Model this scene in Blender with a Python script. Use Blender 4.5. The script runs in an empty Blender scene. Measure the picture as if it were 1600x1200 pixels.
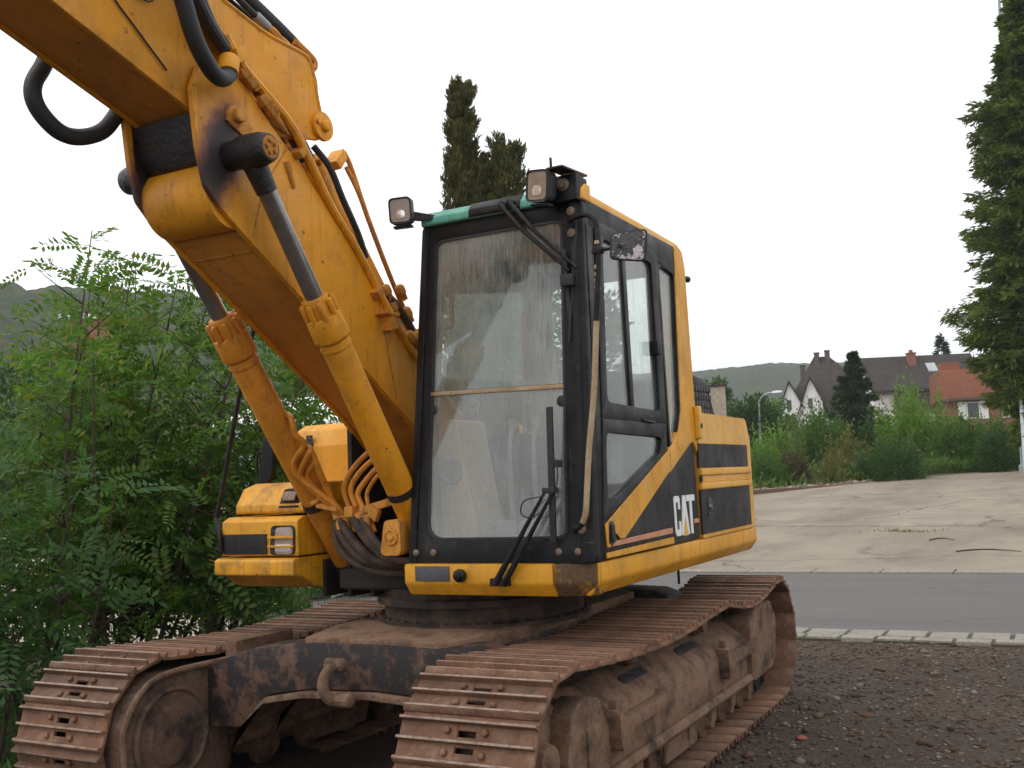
import bpy, bmesh, math, random
import numpy as np
from mathutils import Vector, Matrix
R = math.radians
scene = bpy.context.scene
# ------------------------------------------------------------------ camera
cam_d = bpy.data.cameras.new('camera'); cam = bpy.data.objects.new('camera', cam_d)
scene.collection.objects.link(cam); scene.camera = cam
cam_d.sensor_width = 36.0; cam_d.lens = 36.0
cam_d.clip_start = 0.05; cam_d.clip_end = 6000
_right = Vector((-0.4729, 0.8802, -0.0436)); _down = Vector((-0.0621, -0.0823, -0.9947))
_fwd = _right.cross(_down).normalized(); _right.normalize(); _down = _fwd.cross(_right).normalized()
cam.matrix_world = Matrix(((_right.x, -_down.x, -_fwd.x, 0.0), (_right.y, -_down.y, -_fwd.y, 0.0),
                           (_right.z, -_down.z, -_fwd.z, 1.6), (0, 0, 0, 1)))
scene.render.resolution_x = 1024; scene.render.resolution_y = 768
# ------------------------------------------------------------------ world, sun, exposure
SUN_EL, SUN_AZ = R(52), R(200)
w = bpy.data.worlds.new('World'); scene.world = w; w.use_nodes = True
nt = w.node_tree; nt.nodes.clear(); N = nt.nodes.new; LK = nt.links.new
out = N('ShaderNodeOutputWorld'); bg = N('ShaderNodeBackground')
sky = N('ShaderNodeTexSky'); sky.sky_type = 'NISHITA'; sky.sun_disc = False
sky.sun_elevation = SUN_EL; sky.sun_rotation = SUN_AZ; sky.dust_density = 4.0; sky.air_density = 1.0
tc = N('ShaderNodeTexCoord'); mp = N('ShaderNodeMapping'); mp.inputs['Scale'].default_value = (1.2, 1.2, 5.0)
nz = N('ShaderNodeTexNoise'); nz.inputs['Scale'].default_value = 1.6; nz.inputs['Detail'].default_value = 5; nz.inputs['Roughness'].default_value = .55
cr = N('ShaderNodeValToRGB'); cr.color_ramp.elements[0].position = .30; cr.color_ramp.elements[0].color = (6.5, 6.7, 6.95, 1)
cr.color_ramp.elements[1].position = .54; cr.color_ramp.elements[1].color = (9.9, 9.95, 10.1, 1)
mx = N('ShaderNodeMixRGB'); mx.inputs['Fac'].default_value = .93      # closed cloud deck over the clear-sky model
LK(tc.outputs['Generated'], mp.inputs['Vector']); LK(mp.outputs['Vector'], nz.inputs['Vector'])
LK(nz.outputs['Fac'], cr.inputs['Fac']); LK(sky.outputs['Color'], mx.inputs['Color1']); LK(cr.outputs['Color'], mx.inputs['Color2'])
LK(mx.outputs['Color'], bg.inputs['Color']); bg.inputs['Strength'].default_value = 0.145
LK(bg.outputs['Background'], out.inputs['Surface'])
sd = bpy.data.lights.new('sun', 'SUN'); sun = bpy.data.objects.new('sun', sd); scene.collection.objects.link(sun)
sd.energy = 0.9; sd.angle = R(25); sd.color = (1.0, .96, .9)
sun.rotation_euler = (R(90) - SUN_EL, 0, R(48))
scene.view_settings.view_transform = 'Standard'; scene.view_settings.look = 'None'
scene.view_settings.exposure = 0.15; scene.view_settings.gamma = 1.0
scene.cycles.use_denoising = True
scene.cycles.max_bounces = 8; scene.cycles.transparent_max_bounces = 12

# ------------------------------------------------------------------ materials
def nodes(name):
    m = bpy.data.materials.new(name); m.use_nodes = True
    nt = m.node_tree; b = nt.nodes['Principled BSDF']
    return m, nt, b
def noise(nt, scale, detail=6, rough=.6, sc=(1, 1, 1), coord='Object', off=0):
    t = nt.nodes.new('ShaderNodeTexCoord'); mp = nt.nodes.new('ShaderNodeMapping'); mp.inputs['Scale'].default_value = sc
    mp.inputs['Location'].default_value = (off, off * .7, off * 1.3)
    n = nt.nodes.new('ShaderNodeTexNoise'); n.inputs['Scale'].default_value = scale; n.inputs['Detail'].default_value = detail
    n.inputs['Roughness'].default_value = rough
    nt.links.new(t.outputs[coord], mp.inputs['Vector']); nt.links.new(mp.outputs['Vector'], n.inputs['Vector'])
    return n.outputs['Fac']
def ramp(nt, fac, stops):
    r = nt.nodes.new('ShaderNodeValToRGB'); e = r.color_ramp.elements
    while len(e) < len(stops): e.new(0.5)
    for i, (p, c) in enumerate(stops):
        e[i].position = p
        if not isinstance(c, (tuple, list)): c = (c, c, c)
        e[i].color = (*c, 1)
    nt.links.new(fac, r.inputs['Fac']); return r.outputs['Color']
def mix(nt, fac, a, b, mode='MIX'):
    m = nt.nodes.new('ShaderNodeMixRGB'); m.blend_type = mode
    for s, x in (('Fac', fac), ('Color1', a), ('Color2', b)):
        if isinstance(x, (tuple, list)): m.inputs[s].default_value = (*x, 1)
        elif isinstance(x, (int, float)): m.inputs[s].default_value = x
        else: nt.links.new(x, m.inputs[s])
    return m.outputs['Color']
def bump(nt, b, h, strength=.3, dist=.01):
    n = nt.nodes.new('ShaderNodeBump'); n.inputs['Strength'].default_value = strength; n.inputs['Distance'].default_value = dist
    nt.links.new(h, n.inputs['Height']); nt.links.new(n.outputs['Normal'], b.inputs['Normal'])
def painted(name, base, dirt=(.09, .055, .03), amt=.5, rust=(.16, .06, .025), rusty=.25, rough=.45, streak=True, fade=None, scale=1.0, metal=0.0, spec=.5):
    """weathered paint: large tonal variation, vertical dirt streaks, specks and chips of rust"""
    m, nt, b = nodes(name)
    c = base
    v = ramp(nt, noise(nt, 1.6 * scale, 5), [(.3, tuple(x * .82 for x in base)), (.7, tuple(min(1, x * 1.1) for x in base))])
    c = v
    if fade:
        c = mix(nt, ramp(nt, noise(nt, 2.3 * scale, 6, off=5), [(.35, 0), (.75, 1)]), c, fade)
    d = ramp(nt, noise(nt, 3.2 * scale, 8, .7, off=2), [(.5 , 0), (.75, amt)])
    c = mix(nt, d, c, dirt)
    if streak:
        s = ramp(nt, noise(nt, 1.0, 6, .65, sc=(16 * scale, 16 * scale, 1.1), off=9), [(.52, 0), (.74, amt * .75)])
        c = mix(nt, s, c, dirt)
    k = ramp(nt, noise(nt, 26 * scale, 5, .6, off=4), [(.64, 0), (.69, min(1, rusty * 3.2))])
    c = mix(nt, k, c, rust)
    k2 = ramp(nt, noise(nt, 7.5 * scale, 9, .78, off=14), [(.655, 0), (.675, min(1, rusty * 4))])
    c = mix(nt, k2, c, tuple(x * .6 for x in rust))
    if streak:
        s2 = ramp(nt, noise(nt, 1.0, 4, .6, sc=(34 * scale, 34 * scale, 1.7), off=31), [(.64, 0), (.72, min(1, rusty * 3))])
        c = mix(nt, s2, c, rust)
    v_ = nt.nodes.new('ShaderNodeTexVoronoi'); v_.inputs['Scale'].default_value = 7 * scale; tco = nt.nodes.new('ShaderNodeTexCoord'); nt.links.new(tco.outputs['Object'], v_.inputs['Vector'])
    spk = ramp(nt, v_.outputs['Distance'], [(.05, min(1, rusty * 3.5)), (.085, 0)]); c = mix(nt, mix(nt, 1.0, spk, ramp(nt, noise(nt, 3 * scale, 3, off=41), [(.5, 0), (.56, 1)]), 'MULTIPLY'), c, tuple(x * .35 for x in dirt))
    scr = noise(nt, 1.0, 2, .5, sc=(5 * scale, 5 * scale, 120 * scale), off=23); scr2 = noise(nt, 2.2 * scale, 3, off=27)
    c = mix(nt, mix(nt, 1.0, ramp(nt, scr, [(.71, 0), (.74, .7)]), ramp(nt, scr2, [(.52, 0), (.58, 1)]), 'MULTIPLY'), c, tuple(min(1, x * .55 + .10) for x in base))
    bv = nt.nodes.new('ShaderNodeBevel'); bv.samples = 3; bv.inputs['Radius'].default_value = .014; ge = nt.nodes.new('ShaderNodeNewGeometry')
    dt = nt.nodes.new('ShaderNodeVectorMath'); dt.operation = 'DOT_PRODUCT'; nt.links.new(bv.outputs[0], dt.inputs[0]); nt.links.new(ge.outputs['Normal'], dt.inputs[1])
    ew = ramp(nt, dt.outputs['Value'], [(.90, 1), (.985, 0)]); en = ramp(nt, noise(nt, 22 * scale, 6, .7, off=17), [(.46, 0), (.60, min(1, .35 + rusty * 2))])
    c = mix(nt, mix(nt, 1.0, ew, en, 'MULTIPLY'), c, rust)
    nt.links.new(c, b.inputs['Base Color'])
    r = ramp(nt, noise(nt, 5 * scale, 6, off=7), [(.3, rough - .1), (.75, min(1, rough + .3))])
    nt.links.new(r, b.inputs['Roughness']); b.inputs['Metallic'].default_value = metal; b.inputs['Specular IOR Level'].default_value = spec
    bump(nt, b, noise(nt, 30 * scale, 6), .12, .004)
    return m
def plain(name, col, rough=.6, var=.25, scale=6, metal=0, bmp=.2, bscale=40, bdist=.004, spec=.5):
    m, nt, b = nodes(name)
    c = ramp(nt, noise(nt, scale, 7, .65), [(.3, tuple(x * (1 - var) for x in col)), (.7, tuple(min(1, x * (1 + var)) for x in col))])
    nt.links.new(c, b.inputs['Base Color']); b.inputs['Roughness'].default_value = rough; b.inputs['Metallic'].default_value = metal
    b.inputs['Specular IOR Level'].default_value = spec
    if bmp: bump(nt, b, noise(nt, bscale, 6), bmp, bdist)
    return m
def dusty(name, base, dust, rust, dstop=(.38, .62), rstop=(.55, .7), rough=.8, scale=3.0, bmp=.35):
    """dark metal under patches of dried mud and rust"""
    m, nt, b = nodes(name)
    c = mix(nt, ramp(nt, noise(nt, scale, 9, .68), [(dstop[0], 0), (dstop[1], 1)]), base, dust)
    c = mix(nt, ramp(nt, noise(nt, scale * 2.7, 9, .7, off=3), [(rstop[0], 0), (rstop[1], .85)]), c, rust)
    c = mix(nt, ramp(nt, noise(nt, scale * 11, 6, .7, off=8), [(.35, .55), (.6, 0)]), c, tuple(x * .35 for x in dust))
    nt.links.new(c, b.inputs['Base Color']); b.inputs['Roughness'].default_value = rough
    b.inputs['Specular IOR Level'].default_value = .3
    bump(nt, b, noise(nt, scale * 14, 8, .7), bmp, .008)
    return m
def foliage(name, cols, trans=.35, rough=.55):
    """leaves: each leaf (mesh island) takes its own tint; a little light passes through"""
    m, nt, b = nodes(name)
    g = nt.nodes.new('ShaderNodeNewGeometry')
    n = len(cols); c = ramp(nt, g.outputs['Random Per Island'], [(i / max(1, n - 1), cols[i]) for i in range(n)])
    clump = ramp(nt, noise(nt, 1.1, 3, off=6), [(.35, .72), (.68, 1.25)])
    c = mix(nt, 1.0, c, clump, 'MULTIPLY')
    nt.links.new(c, b.inputs['Base Color']); b.inputs['Roughness'].default_value = rough; b.inputs['Specular IOR Level'].default_value = .2
    t = nt.nodes.new('ShaderNodeBsdfTranslucent'); ms = nt.nodes.new('ShaderNodeMixShader'); ms.inputs[0].default_value = trans
    nt.links.new(mix(nt, 1.0, c, (1.3, 1.35, .7), 'MULTIPLY'), t.inputs['Color'])
    nt.links.new(b.outputs[0], ms.inputs[1]); nt.links.new(t.outputs[0], ms.inputs[2])
    nt.links.new(ms.outputs[0], nt.nodes['Material Output'].inputs['Surface'])
    return m
def stained(name, c0, rad):
    """boom paint with an oil stain of its own shape spreading round the joint pin"""
    m = painted(name, (.72, .295, .006), dirt=(.12, .05, .015), amt=.55, rusty=.22, rough=.5); nt = m.node_tree; b = nt.nodes['Principled BSDF']
    old = b.inputs['Base Color'].links[0].from_socket
    t = nt.nodes.new('ShaderNodeTexCoord'); mp = nt.nodes.new('ShaderNodeMapping'); mp.vector_type = 'TEXTURE'; mp.inputs['Location'].default_value = c0; mp.inputs['Rotation'].default_value = (0, R(-20), 0); mp.inputs['Scale'].default_value = rad
    g = nt.nodes.new('ShaderNodeVectorMath'); g.operation = 'LENGTH'; n = noise(nt, 9, 7, .7)
    nt.links.new(t.outputs['Object'], mp.inputs['Vector']); nt.links.new(mp.outputs['Vector'], g.inputs[0])
    a = nt.nodes.new('ShaderNodeMath'); a.operation = 'MULTIPLY_ADD'; a.inputs[1].default_value = .9; nt.links.new(n, a.inputs[0]); nt.links.new(g.outputs['Value'], a.inputs[2])
    red = mix(nt, ramp(nt, a.outputs[0], [(1.15, 1), (1.75, 0)]) if False else ramp(nt, a.outputs[0], [(.80, .8), (1.0, 0)]), old, (.20, .065, .04))
    def sc(lo, hi):
        q = nt.nodes.new('ShaderNodeMapRange'); q.inputs['From Min'].default_value = lo; q.inputs['From Max'].default_value = hi; q.inputs['To Min'].default_value = 1; q.inputs['To Max'].default_value = 0; nt.links.new(a.outputs[0], q.inputs['Value']); return q.outputs[0]
    c = mix(nt, sc(1.25, 1.75), old, (.22, .07, .04)); c = mix(nt, sc(1.05, 1.45), c, (.026, .016, .016))
    nt.links.new(c, b.inputs['Base Color']); return m
def glass(name, tint, dirt_lo, dirt_hi, dirt_col, streaks=True, gloss=.12):
    """dirty glazing: clear pane + film of dirt in vertical runs + sky reflection"""
    m, nt, b = nodes(name); o = nt.nodes['Material Output']
    tr = nt.nodes.new('ShaderNodeBsdfTransparent'); tr.inputs['Color'].default_value = (*tint, 1)
    a = noise(nt, 1.0, 4, .6, sc=(150, 150, 5.0)) if streaks else noise(nt, 9, 6)
    a2 = noise(nt, 3.0, 5, .6, sc=(1, 1, .7), off=4)
    f = nt.nodes.new('ShaderNodeMath'); f.operation = 'ADD'; nt.links.new(a, f.inputs[0]); nt.links.new(a2, f.inputs[1])
    f2 = nt.nodes.new('ShaderNodeMath'); f2.operation = 'MULTIPLY'; f2.inputs[1].default_value = .5; nt.links.new(f.outputs[0], f2.inputs[0])
    fac = ramp(nt, f2.outputs[0], [(.40, dirt_lo), (.50, dirt_lo * .6 + dirt_hi * .4), (.60, dirt_hi)])
    b.inputs['Base Color'].default_value = (*dirt_col, 1); b.inputs['Roughness'].default_value = .6
    m1 = nt.nodes.new('ShaderNodeMixShader'); nt.links.new(fac, m1.inputs[0]); nt.links.new(tr.outputs[0], m1.inputs[1]); nt.links.new(b.outputs[0], m1.inputs[2])
    gl = nt.nodes.new('ShaderNodeBsdfGlossy'); gl.inputs['Roughness'].default_value = .03
    lw = nt.nodes.new('ShaderNodeLayerWeight'); lw.inputs['Blend'].default_value = .5
    pw = nt.nodes.new('ShaderNodeMath'); pw.operation = 'POWER'; pw.inputs[1].default_value = 3.5; nt.links.new(lw.outputs['Facing'], pw.inputs[0])
    pm = nt.nodes.new('ShaderNodeMath'); pm.operation = 'MULTIPLY_ADD'; pm.inputs[1].default_value = .55; pm.inputs[2].default_value = gloss; nt.links.new(pw.outputs[0], pm.inputs[0])
    m2 = nt.nodes.new('ShaderNodeMixShader'); nt.links.new(pm.outputs[0], m2.inputs[0]); nt.links.new(m1.outputs[0], m2.inputs[1]); nt.links.new(gl.outputs[0], m2.inputs[2])
    nt.links.new(m2.outputs[0], o.inputs['Surface']); return m

M = {}
YEL = (.74, .335, .009)
M['yellow'] = painted('yellow_paint', YEL, amt=.42, rusty=.16)
M['grimyyellow'] = painted('grimy_yellow_paint', (.72, .33, .010), dirt=(.10, .06, .025), amt=.85, rusty=.22, scale=1.7)
M['hoodyellow'] = painted('faded_yellow_paint', (.76, .36, .02), amt=.25, rusty=.06, fade=(.80, .46, .11))
M['boom'] = painted('boom_paint', (.72, .295, .006), dirt=(.12, .05, .015), amt=.55, rusty=.22, rough=.5)
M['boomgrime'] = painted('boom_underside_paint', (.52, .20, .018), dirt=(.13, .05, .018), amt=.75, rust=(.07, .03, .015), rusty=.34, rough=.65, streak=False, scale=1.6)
M['cheek'] = stained('boom_cheek_paint', (-3.29, 0, 3.08), (.13, 10, .30))
M['oily'] = dusty('oily_boom_paint', (.42, .15, .02), (.03, .022, .02), (.16, .06, .03), (.40, .58), (.55, .75), .45, 2.2)
M['rustyyellow'] = painted('rusty_yellow_paint', (.60, .25, .03), dirt=(.14, .06, .03), amt=.9, rust=(.14, .05, .02), rusty=.4, rough=.7, scale=2.5)
M['rustcorner'] = dusty('flaking_corner', (.62, .30, .03), (.13, .075, .04), (.09, .06, .04), (.40, .50), (.55, .66), .7, 4)
M['orange'] = painted('orange_paint', (.64, .24, .014), dirt=(.15, .06, .02), amt=.6, rusty=.25, rough=.55, scale=1.6)
M['black'] = painted('black_paint', (.006, .0065, .0085), dirt=(.040, .036, .031), amt=.30, rust=(.09, .06, .04), rusty=.14, rough=.42, spec=.25)
M['decal'] = painted('black_decal', (.017, .0155, .016), dirt=(.060, .052, .046), amt=.6, rusty=.0, rough=.5, spec=.25)
M['rubber'] = plain('rubber', (.018, .018, .020), .6, .4, 9, 0, .3, 60)
M['dustyhose'] = dusty('dusty_hose', (.03, .025, .022), (.12, .075, .05), (.09, .05, .03), (.35, .65), (.6, .8), .8, 9)
M['darkiron'] = dusty('dark_iron', (.014, .012, .012), (.055, .036, .027), (.10, .05, .028), (.45, .7), (.6, .76), .75, 4)
M['greasy'] = plain('greasy_black', (.014, .012, .012), .4, .5, 14, 0, .9, 45, .012)
M['chrome'] = plain('piston_rod_steel', (.26, .24, .23), .3, .3, 5, .85, .12, 60)
M['teal'] = painted('teal_paint', (.10, .36, .28), dirt=(.03, .03, .03), amt=.6, rusty=.1, rough=.4)
M['mud'] = dusty('mud_crust', (.040, .029, .021), (.235, .142, .092), (.17, .074, .038), (.35, .54), (.50, .66), .9, 5.2, .7)
M['ring'] = dusty('dusty_ring', (.016, .013, .012), (.10, .060, .042), (.08, .04, .025), (.42, .62), (.6, .76), .8, 5)
M['cover'] = dusty('dusty_cover', (.022, .020, .020), (.155, .092, .062), (.13, .055, .03), (.36, .52), (.55, .72), .85, 5)
M['shoe'] = dusty('rusty_shoe_steel', (.072, .040, .027), (.25, .150, .098), (.18, .072, .036), (.32, .60), (.44, .66), .7, 5)
def vary(m, lo, hi):
    nt = m.node_tree; b = nt.nodes['Principled BSDF']; old = b.inputs['Base Color'].links[0].from_socket
    oi = nt.nodes.new('ShaderNodeObjectInfo'); nt.links.new(mix(nt, 1.0, old, ramp(nt, oi.outputs['Random'], [(0, lo), (1, hi)]), 'MULTIPLY'), b.inputs['Base Color'])
vary(M['shoe'], (.72, .70, .70), (1.25, 1.16, 1.08))
M['worn'] = dusty('worn_grouser_edge', (.27, .19, .145), (.38, .29, .235), (.14, .065, .04), (.3, .6), (.48, .66), .5, 7)
M['beam'] = dusty('undercarriage_paint', (.018, .019, .023), (.14, .078, .052), (.13, .055, .03), (.50, .60), (.55, .66), .6, 6.5)
M['lens'] = plain('lamp_lens', (.34, .27, .22), .15, .25, 10, 0, .3, 70)
M['reflector'] = plain('lamp_reflector', (.85, .82, .78), .2, .05, 8, .6, 0)
M['interior'] = plain('cab_lining', (.30, .20, .14), .8, .25, 4)
M['tan'] = plain('tan_console', (.58, .42, .28), .7, .15, 4)
M['seat'] = plain('seat_cloth', (.05, .052, .06), .9, .3, 9)
M['grey'] = plain('grey_lever', (.32, .33, .35), .5, .2, 9)
M['bolt'] = plain('bolt_steel', (.20, .14, .10), .6, .35, 30, .3)
M['salmon'] = plain('salmon_stripe', (.52, .22, .11), .5, .2, 8)
M['white'] = plain('white_decal', (.78, .78, .76), .5, .06, 8)
M['plate'] = plain('type_plate', (.07, .07, .08), .4, .4, 20)
M['mirror'] = dusty('peeling_mirror', (.02, .022, .03), (.74, .66, .66), (.03, .03, .04), (.50, .54), (.66, .7), .25, 13, .05)
M['scratched'] = dusty('scratched_rail', (.45, .30, .14), (.52, .40, .27), (.16, .08, .04), (.4, .6), (.6, .7), .6, 12)
M['glassF'] = glass('windshield_glass', (.94, .97, .95), .03, .40, (.44, .47, .45), True, .05)
M['glassL'] = glass('lower_windshield_glass', (.94, .96, .94), .13, .44, (.45, .455, .43), True, .05)
M['glassS'] = glass('side_window_glass', (.93, .96, .94), .0, .17, (.44, .46, .43), True, .04)
M['glassH'] = plain('house_glass', (.05, .06, .07), .1, .2, 3, 0, 0)

# ------------------------------------------------------------------ geometry helpers
def V3(p): return np.asarray(p, float)
def smooth_path(pts, n=6):
    P = [V3(p) for p in pts]; P = [2 * P[0] - P[1]] + P + [2 * P[-1] - P[-2]]; o = []
    for i in range(1, len(P) - 2):
        for k in range(n):
            t = k / n; a, b, c, d = P[i - 1:i + 3]
            o.append(.5 * ((2 * b) + (c - a) * t + (2 * a - 5 * b + 4 * c - d) * t * t + (3 * b - a - 3 * c + d) * t ** 3))
    o.append(P[-2]); return o
class MB:
    def __init__(s): s.v = []; s.f = []; s.m = []; s.k = 0
    def add(s, vs, fs):
        o = len(s.v); s.v += [tuple(map(float, v)) for v in vs]
        for f in fs: s.f.append(tuple(i + o for i in f)); s.m.append(s.k)
        return s
    def box(s, x0, x1, y0, y1, z0, z1):
        return s.add([(x, y, z) for x in (x0, x1) for y in (y0, y1) for z in (z0, z1)],
                     [(0, 1, 3, 2), (4, 6, 7, 5), (0, 4, 5, 1), (2, 3, 7, 6), (0, 2, 6, 4), (1, 5, 7, 3)])
    def obox(s, c, ax, ay, az):
        c, ax, ay, az = map(V3, (c, ax, ay, az))
        return s.add([c + i * ax + j * ay + k * az for i in (-1, 1) for j in (-1, 1) for k in (-1, 1)],
                     [(0, 1, 3, 2), (4, 6, 7, 5), (0, 4, 5, 1), (2, 3, 7, 6), (0, 2, 6, 4), (1, 5, 7, 3)])
    def prism(s, poly, axis, a, b):
        mk = {'y': lambda p, t: (p[0], t, p[1]), 'x': lambda p, t: (t, p[0], p[1]), 'z': lambda p, t: (p[0], p[1], t)}[axis]
        return s.slab([mk(p, a) for p in poly], [mk(p, b) for p in poly])
    def slab(s, A, B):
        n = len(A)
        return s.add(list(A) + list(B), [tuple(range(n))[::-1], tuple(range(n, 2 * n))] + [(i, (i + 1) % n, n + (i + 1) % n, n + i) for i in range(n)])
    def ring(s, outer, inner, off):
        """plate with a hole: outer and inner have the same count; off = thickness vector"""
        n = len(outer); off = V3(off)
        vs = [V3(p) for p in outer] + [V3(p) for p in inner]; vs = vs + [v + off for v in vs]
        fs = []
        for i in range(n):
            j = (i + 1) % n
            fs += [(i, j, n + j, n + i), (2 * n + j, 2 * n + i, 3 * n + i, 3 * n + j), (j, i, 2 * n + i, 2 * n + j), (n + i, n + j, 3 * n + j, 3 * n + i)]
        return s.add(vs, fs)
    def tube(s, pts, r, seg=8, closed=False):
        P = [V3(p) for p in pts]; n = len(P); rs = r if isinstance(r, (list, tuple, np.ndarray)) else [r] * n
        t0 = P[1] - P[0]; t0 /= np.linalg.norm(t0); u = np.cross(t0, (0, 0, 1) if abs(t0[2]) < .9 else (1, 0, 0)); u /= np.linalg.norm(u)
        vs = []
        for i, p in enumerate(P):
            t = P[min(i + 1, n - 1)] - P[max(i - 1, 0)]; t /= (np.linalg.norm(t) + 1e-9)
            u = u - t * u.dot(t); u /= np.linalg.norm(u); w = np.cross(t, u)
            vs += [p + rs[i] * (math.cos(a) * u + math.sin(a) * w) for a in [2 * math.pi * k / seg for k in range(seg)]]
        fs = [(i * seg + k, i * seg + (k + 1) % seg, (i + 1) * seg + (k + 1) % seg, (i + 1) * seg + k) for i in range(n - 1) for k in range(seg)]
        fs += [tuple(range(seg))[::-1], tuple(range((n - 1) * seg, n * seg))]
        return s.add(vs, fs)
    def cyl(s, p0, p1, r0, r1=None, seg=20): return s.tube([p0, p1], [r0, r0 if r1 is None else r1], seg)
    def lathe(s, p0, d, prof, seg=24):
        """prof: (distance along d, radius)"""
        d = V3(d) / np.linalg.norm(d); p0 = V3(p0); u = np.cross(d, (0, 0, 1) if abs(d[2]) < .9 else (1, 0, 0)); u /= np.linalg.norm(u); w = np.cross(d, u)
        vs = [p0 + d * h + r * (math.cos(a) * u + math.sin(a) * w) for h, r in prof for a in [2 * math.pi * k / seg for k in range(seg)]]
        n = len(prof)
        fs = [(i * seg + k, i * seg + (k + 1) % seg, (i + 1) * seg + (k + 1) % seg, (i + 1) * seg + k) for i in range(n - 1) for k in range(seg)]
        fs += [tuple(range(seg))[::-1], tuple(range((n - 1) * seg, n * seg))]
        return s.add(vs, fs)
COL = scene.collection
def link(name, me, parent=None):
    o = bpy.data.objects.new(name, me); COL.objects.link(o)
    if parent is not None:
        o.parent = parent
        if parent.type == 'EMPTY' and parent.parent is None and not parent.get('local'): o.location = -Vector(parent.location)
    return o
def obj(name, mb, mats, parent=None, bevel=0, seg=2, angle=35, smooth=True, label=None):
    me = bpy.data.meshes.new(name); me.from_pydata(mb.v, [], mb.f)
    mats = mats if isinstance(mats, (list, tuple)) else [mats]
    for m in mats: me.materials.append(M[m] if isinstance(m, str) else m)
    me.polygons.foreach_set('material_index', mb.m)
    bm = bmesh.new(); bm.from_mesh(me)
    bmesh.ops.recalc_face_normals(bm, faces=bm.faces)
    if bevel:
        es = [e for e in bm.edges if len(e.link_faces) == 2 and e.calc_face_angle(0) > R(32)]
        bmesh.ops.bevel(bm, geom=es, offset=bevel, segments=seg, affect='EDGES', clamp_overlap=True, profile=.6)
    bm.to_mesh(me); bm.free()
    if smooth:
        me.shade_smooth(); me.set_sharp_from_angle(angle=R(angle))
    o = link(name, me, parent)
    if label: o['label'] = label
    return o
def raw(name, V, F, mat, parent=None):
    """fast mesh of quads from arrays"""
    me = bpy.data.meshes.new(name); V = np.asarray(V, np.float32).reshape(-1, 3); F = np.asarray(F, np.int32)
    nf, k = F.shape
    me.vertices.add(len(V)); me.vertices.foreach_set('co', V.ravel())
    me.loops.add(nf * k); me.loops.foreach_set('vertex_index', F.ravel())
    me.polygons.add(nf); me.polygons.foreach_set('loop_start', np.arange(0, nf * k, k, dtype=np.int32)); me.polygons.foreach_set('loop_total', np.full(nf, k, np.int32))
    me.update(calc_edges=True); me.materials.append(M[mat] if isinstance(mat, str) else mat)
    return link(name, me, parent)
def tag(o, label=None, cat=None, group=None, kind=None):
    for k, v in (('label', label), ('category', cat), ('group', group), ('kind', kind)):
        if v: o[k] = v
    return o
def thing(name, label, cat, loc=(0, 0, 0), group=None, local=False):
    o = bpy.data.objects.new(name, None); COL.objects.link(o); o.location = loc; o.empty_display_size = .2
    if local: o['local'] = 1
    return tag(o, label, cat, group)
def rpoly(pts, r, n=5):
    """polygon (2-D) with rounded corners; r per corner or single"""
    P = [np.array(p, float) for p in pts]; k = len(P); o = []
    for i in range(k):
        ri = r[i] if isinstance(r, (list, tuple)) else r
        a, b, c = P[i - 1], P[i], P[(i + 1) % k]
        u = (a - b) / np.linalg.norm(a - b); v = (c - b) / np.linalg.norm(c - b)
        ang = math.acos(max(-1, min(1, u.dot(v)))); t = min(ri / math.tan(ang / 2), .45 * np.linalg.norm(a - b), .45 * np.linalg.norm(c - b))
        p0, p1 = b + u * t, b + v * t
        for j in range(n + 1):
            s = j / n; o.append((1 - s) ** 2 * p0 + 2 * s * (1 - s) * b + s * s * p1)
    return o
rng = np.random.RandomState(7)

# ================================================================== setting
def TZ(x):
    x = np.asarray(x, float); d = np.clip(-16.0 - x, 0, None)
    return np.where(d < 44, d * .026, 44 * .026 + (d - 44) * .004)
def tz(x): return float(TZ(x))
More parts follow.
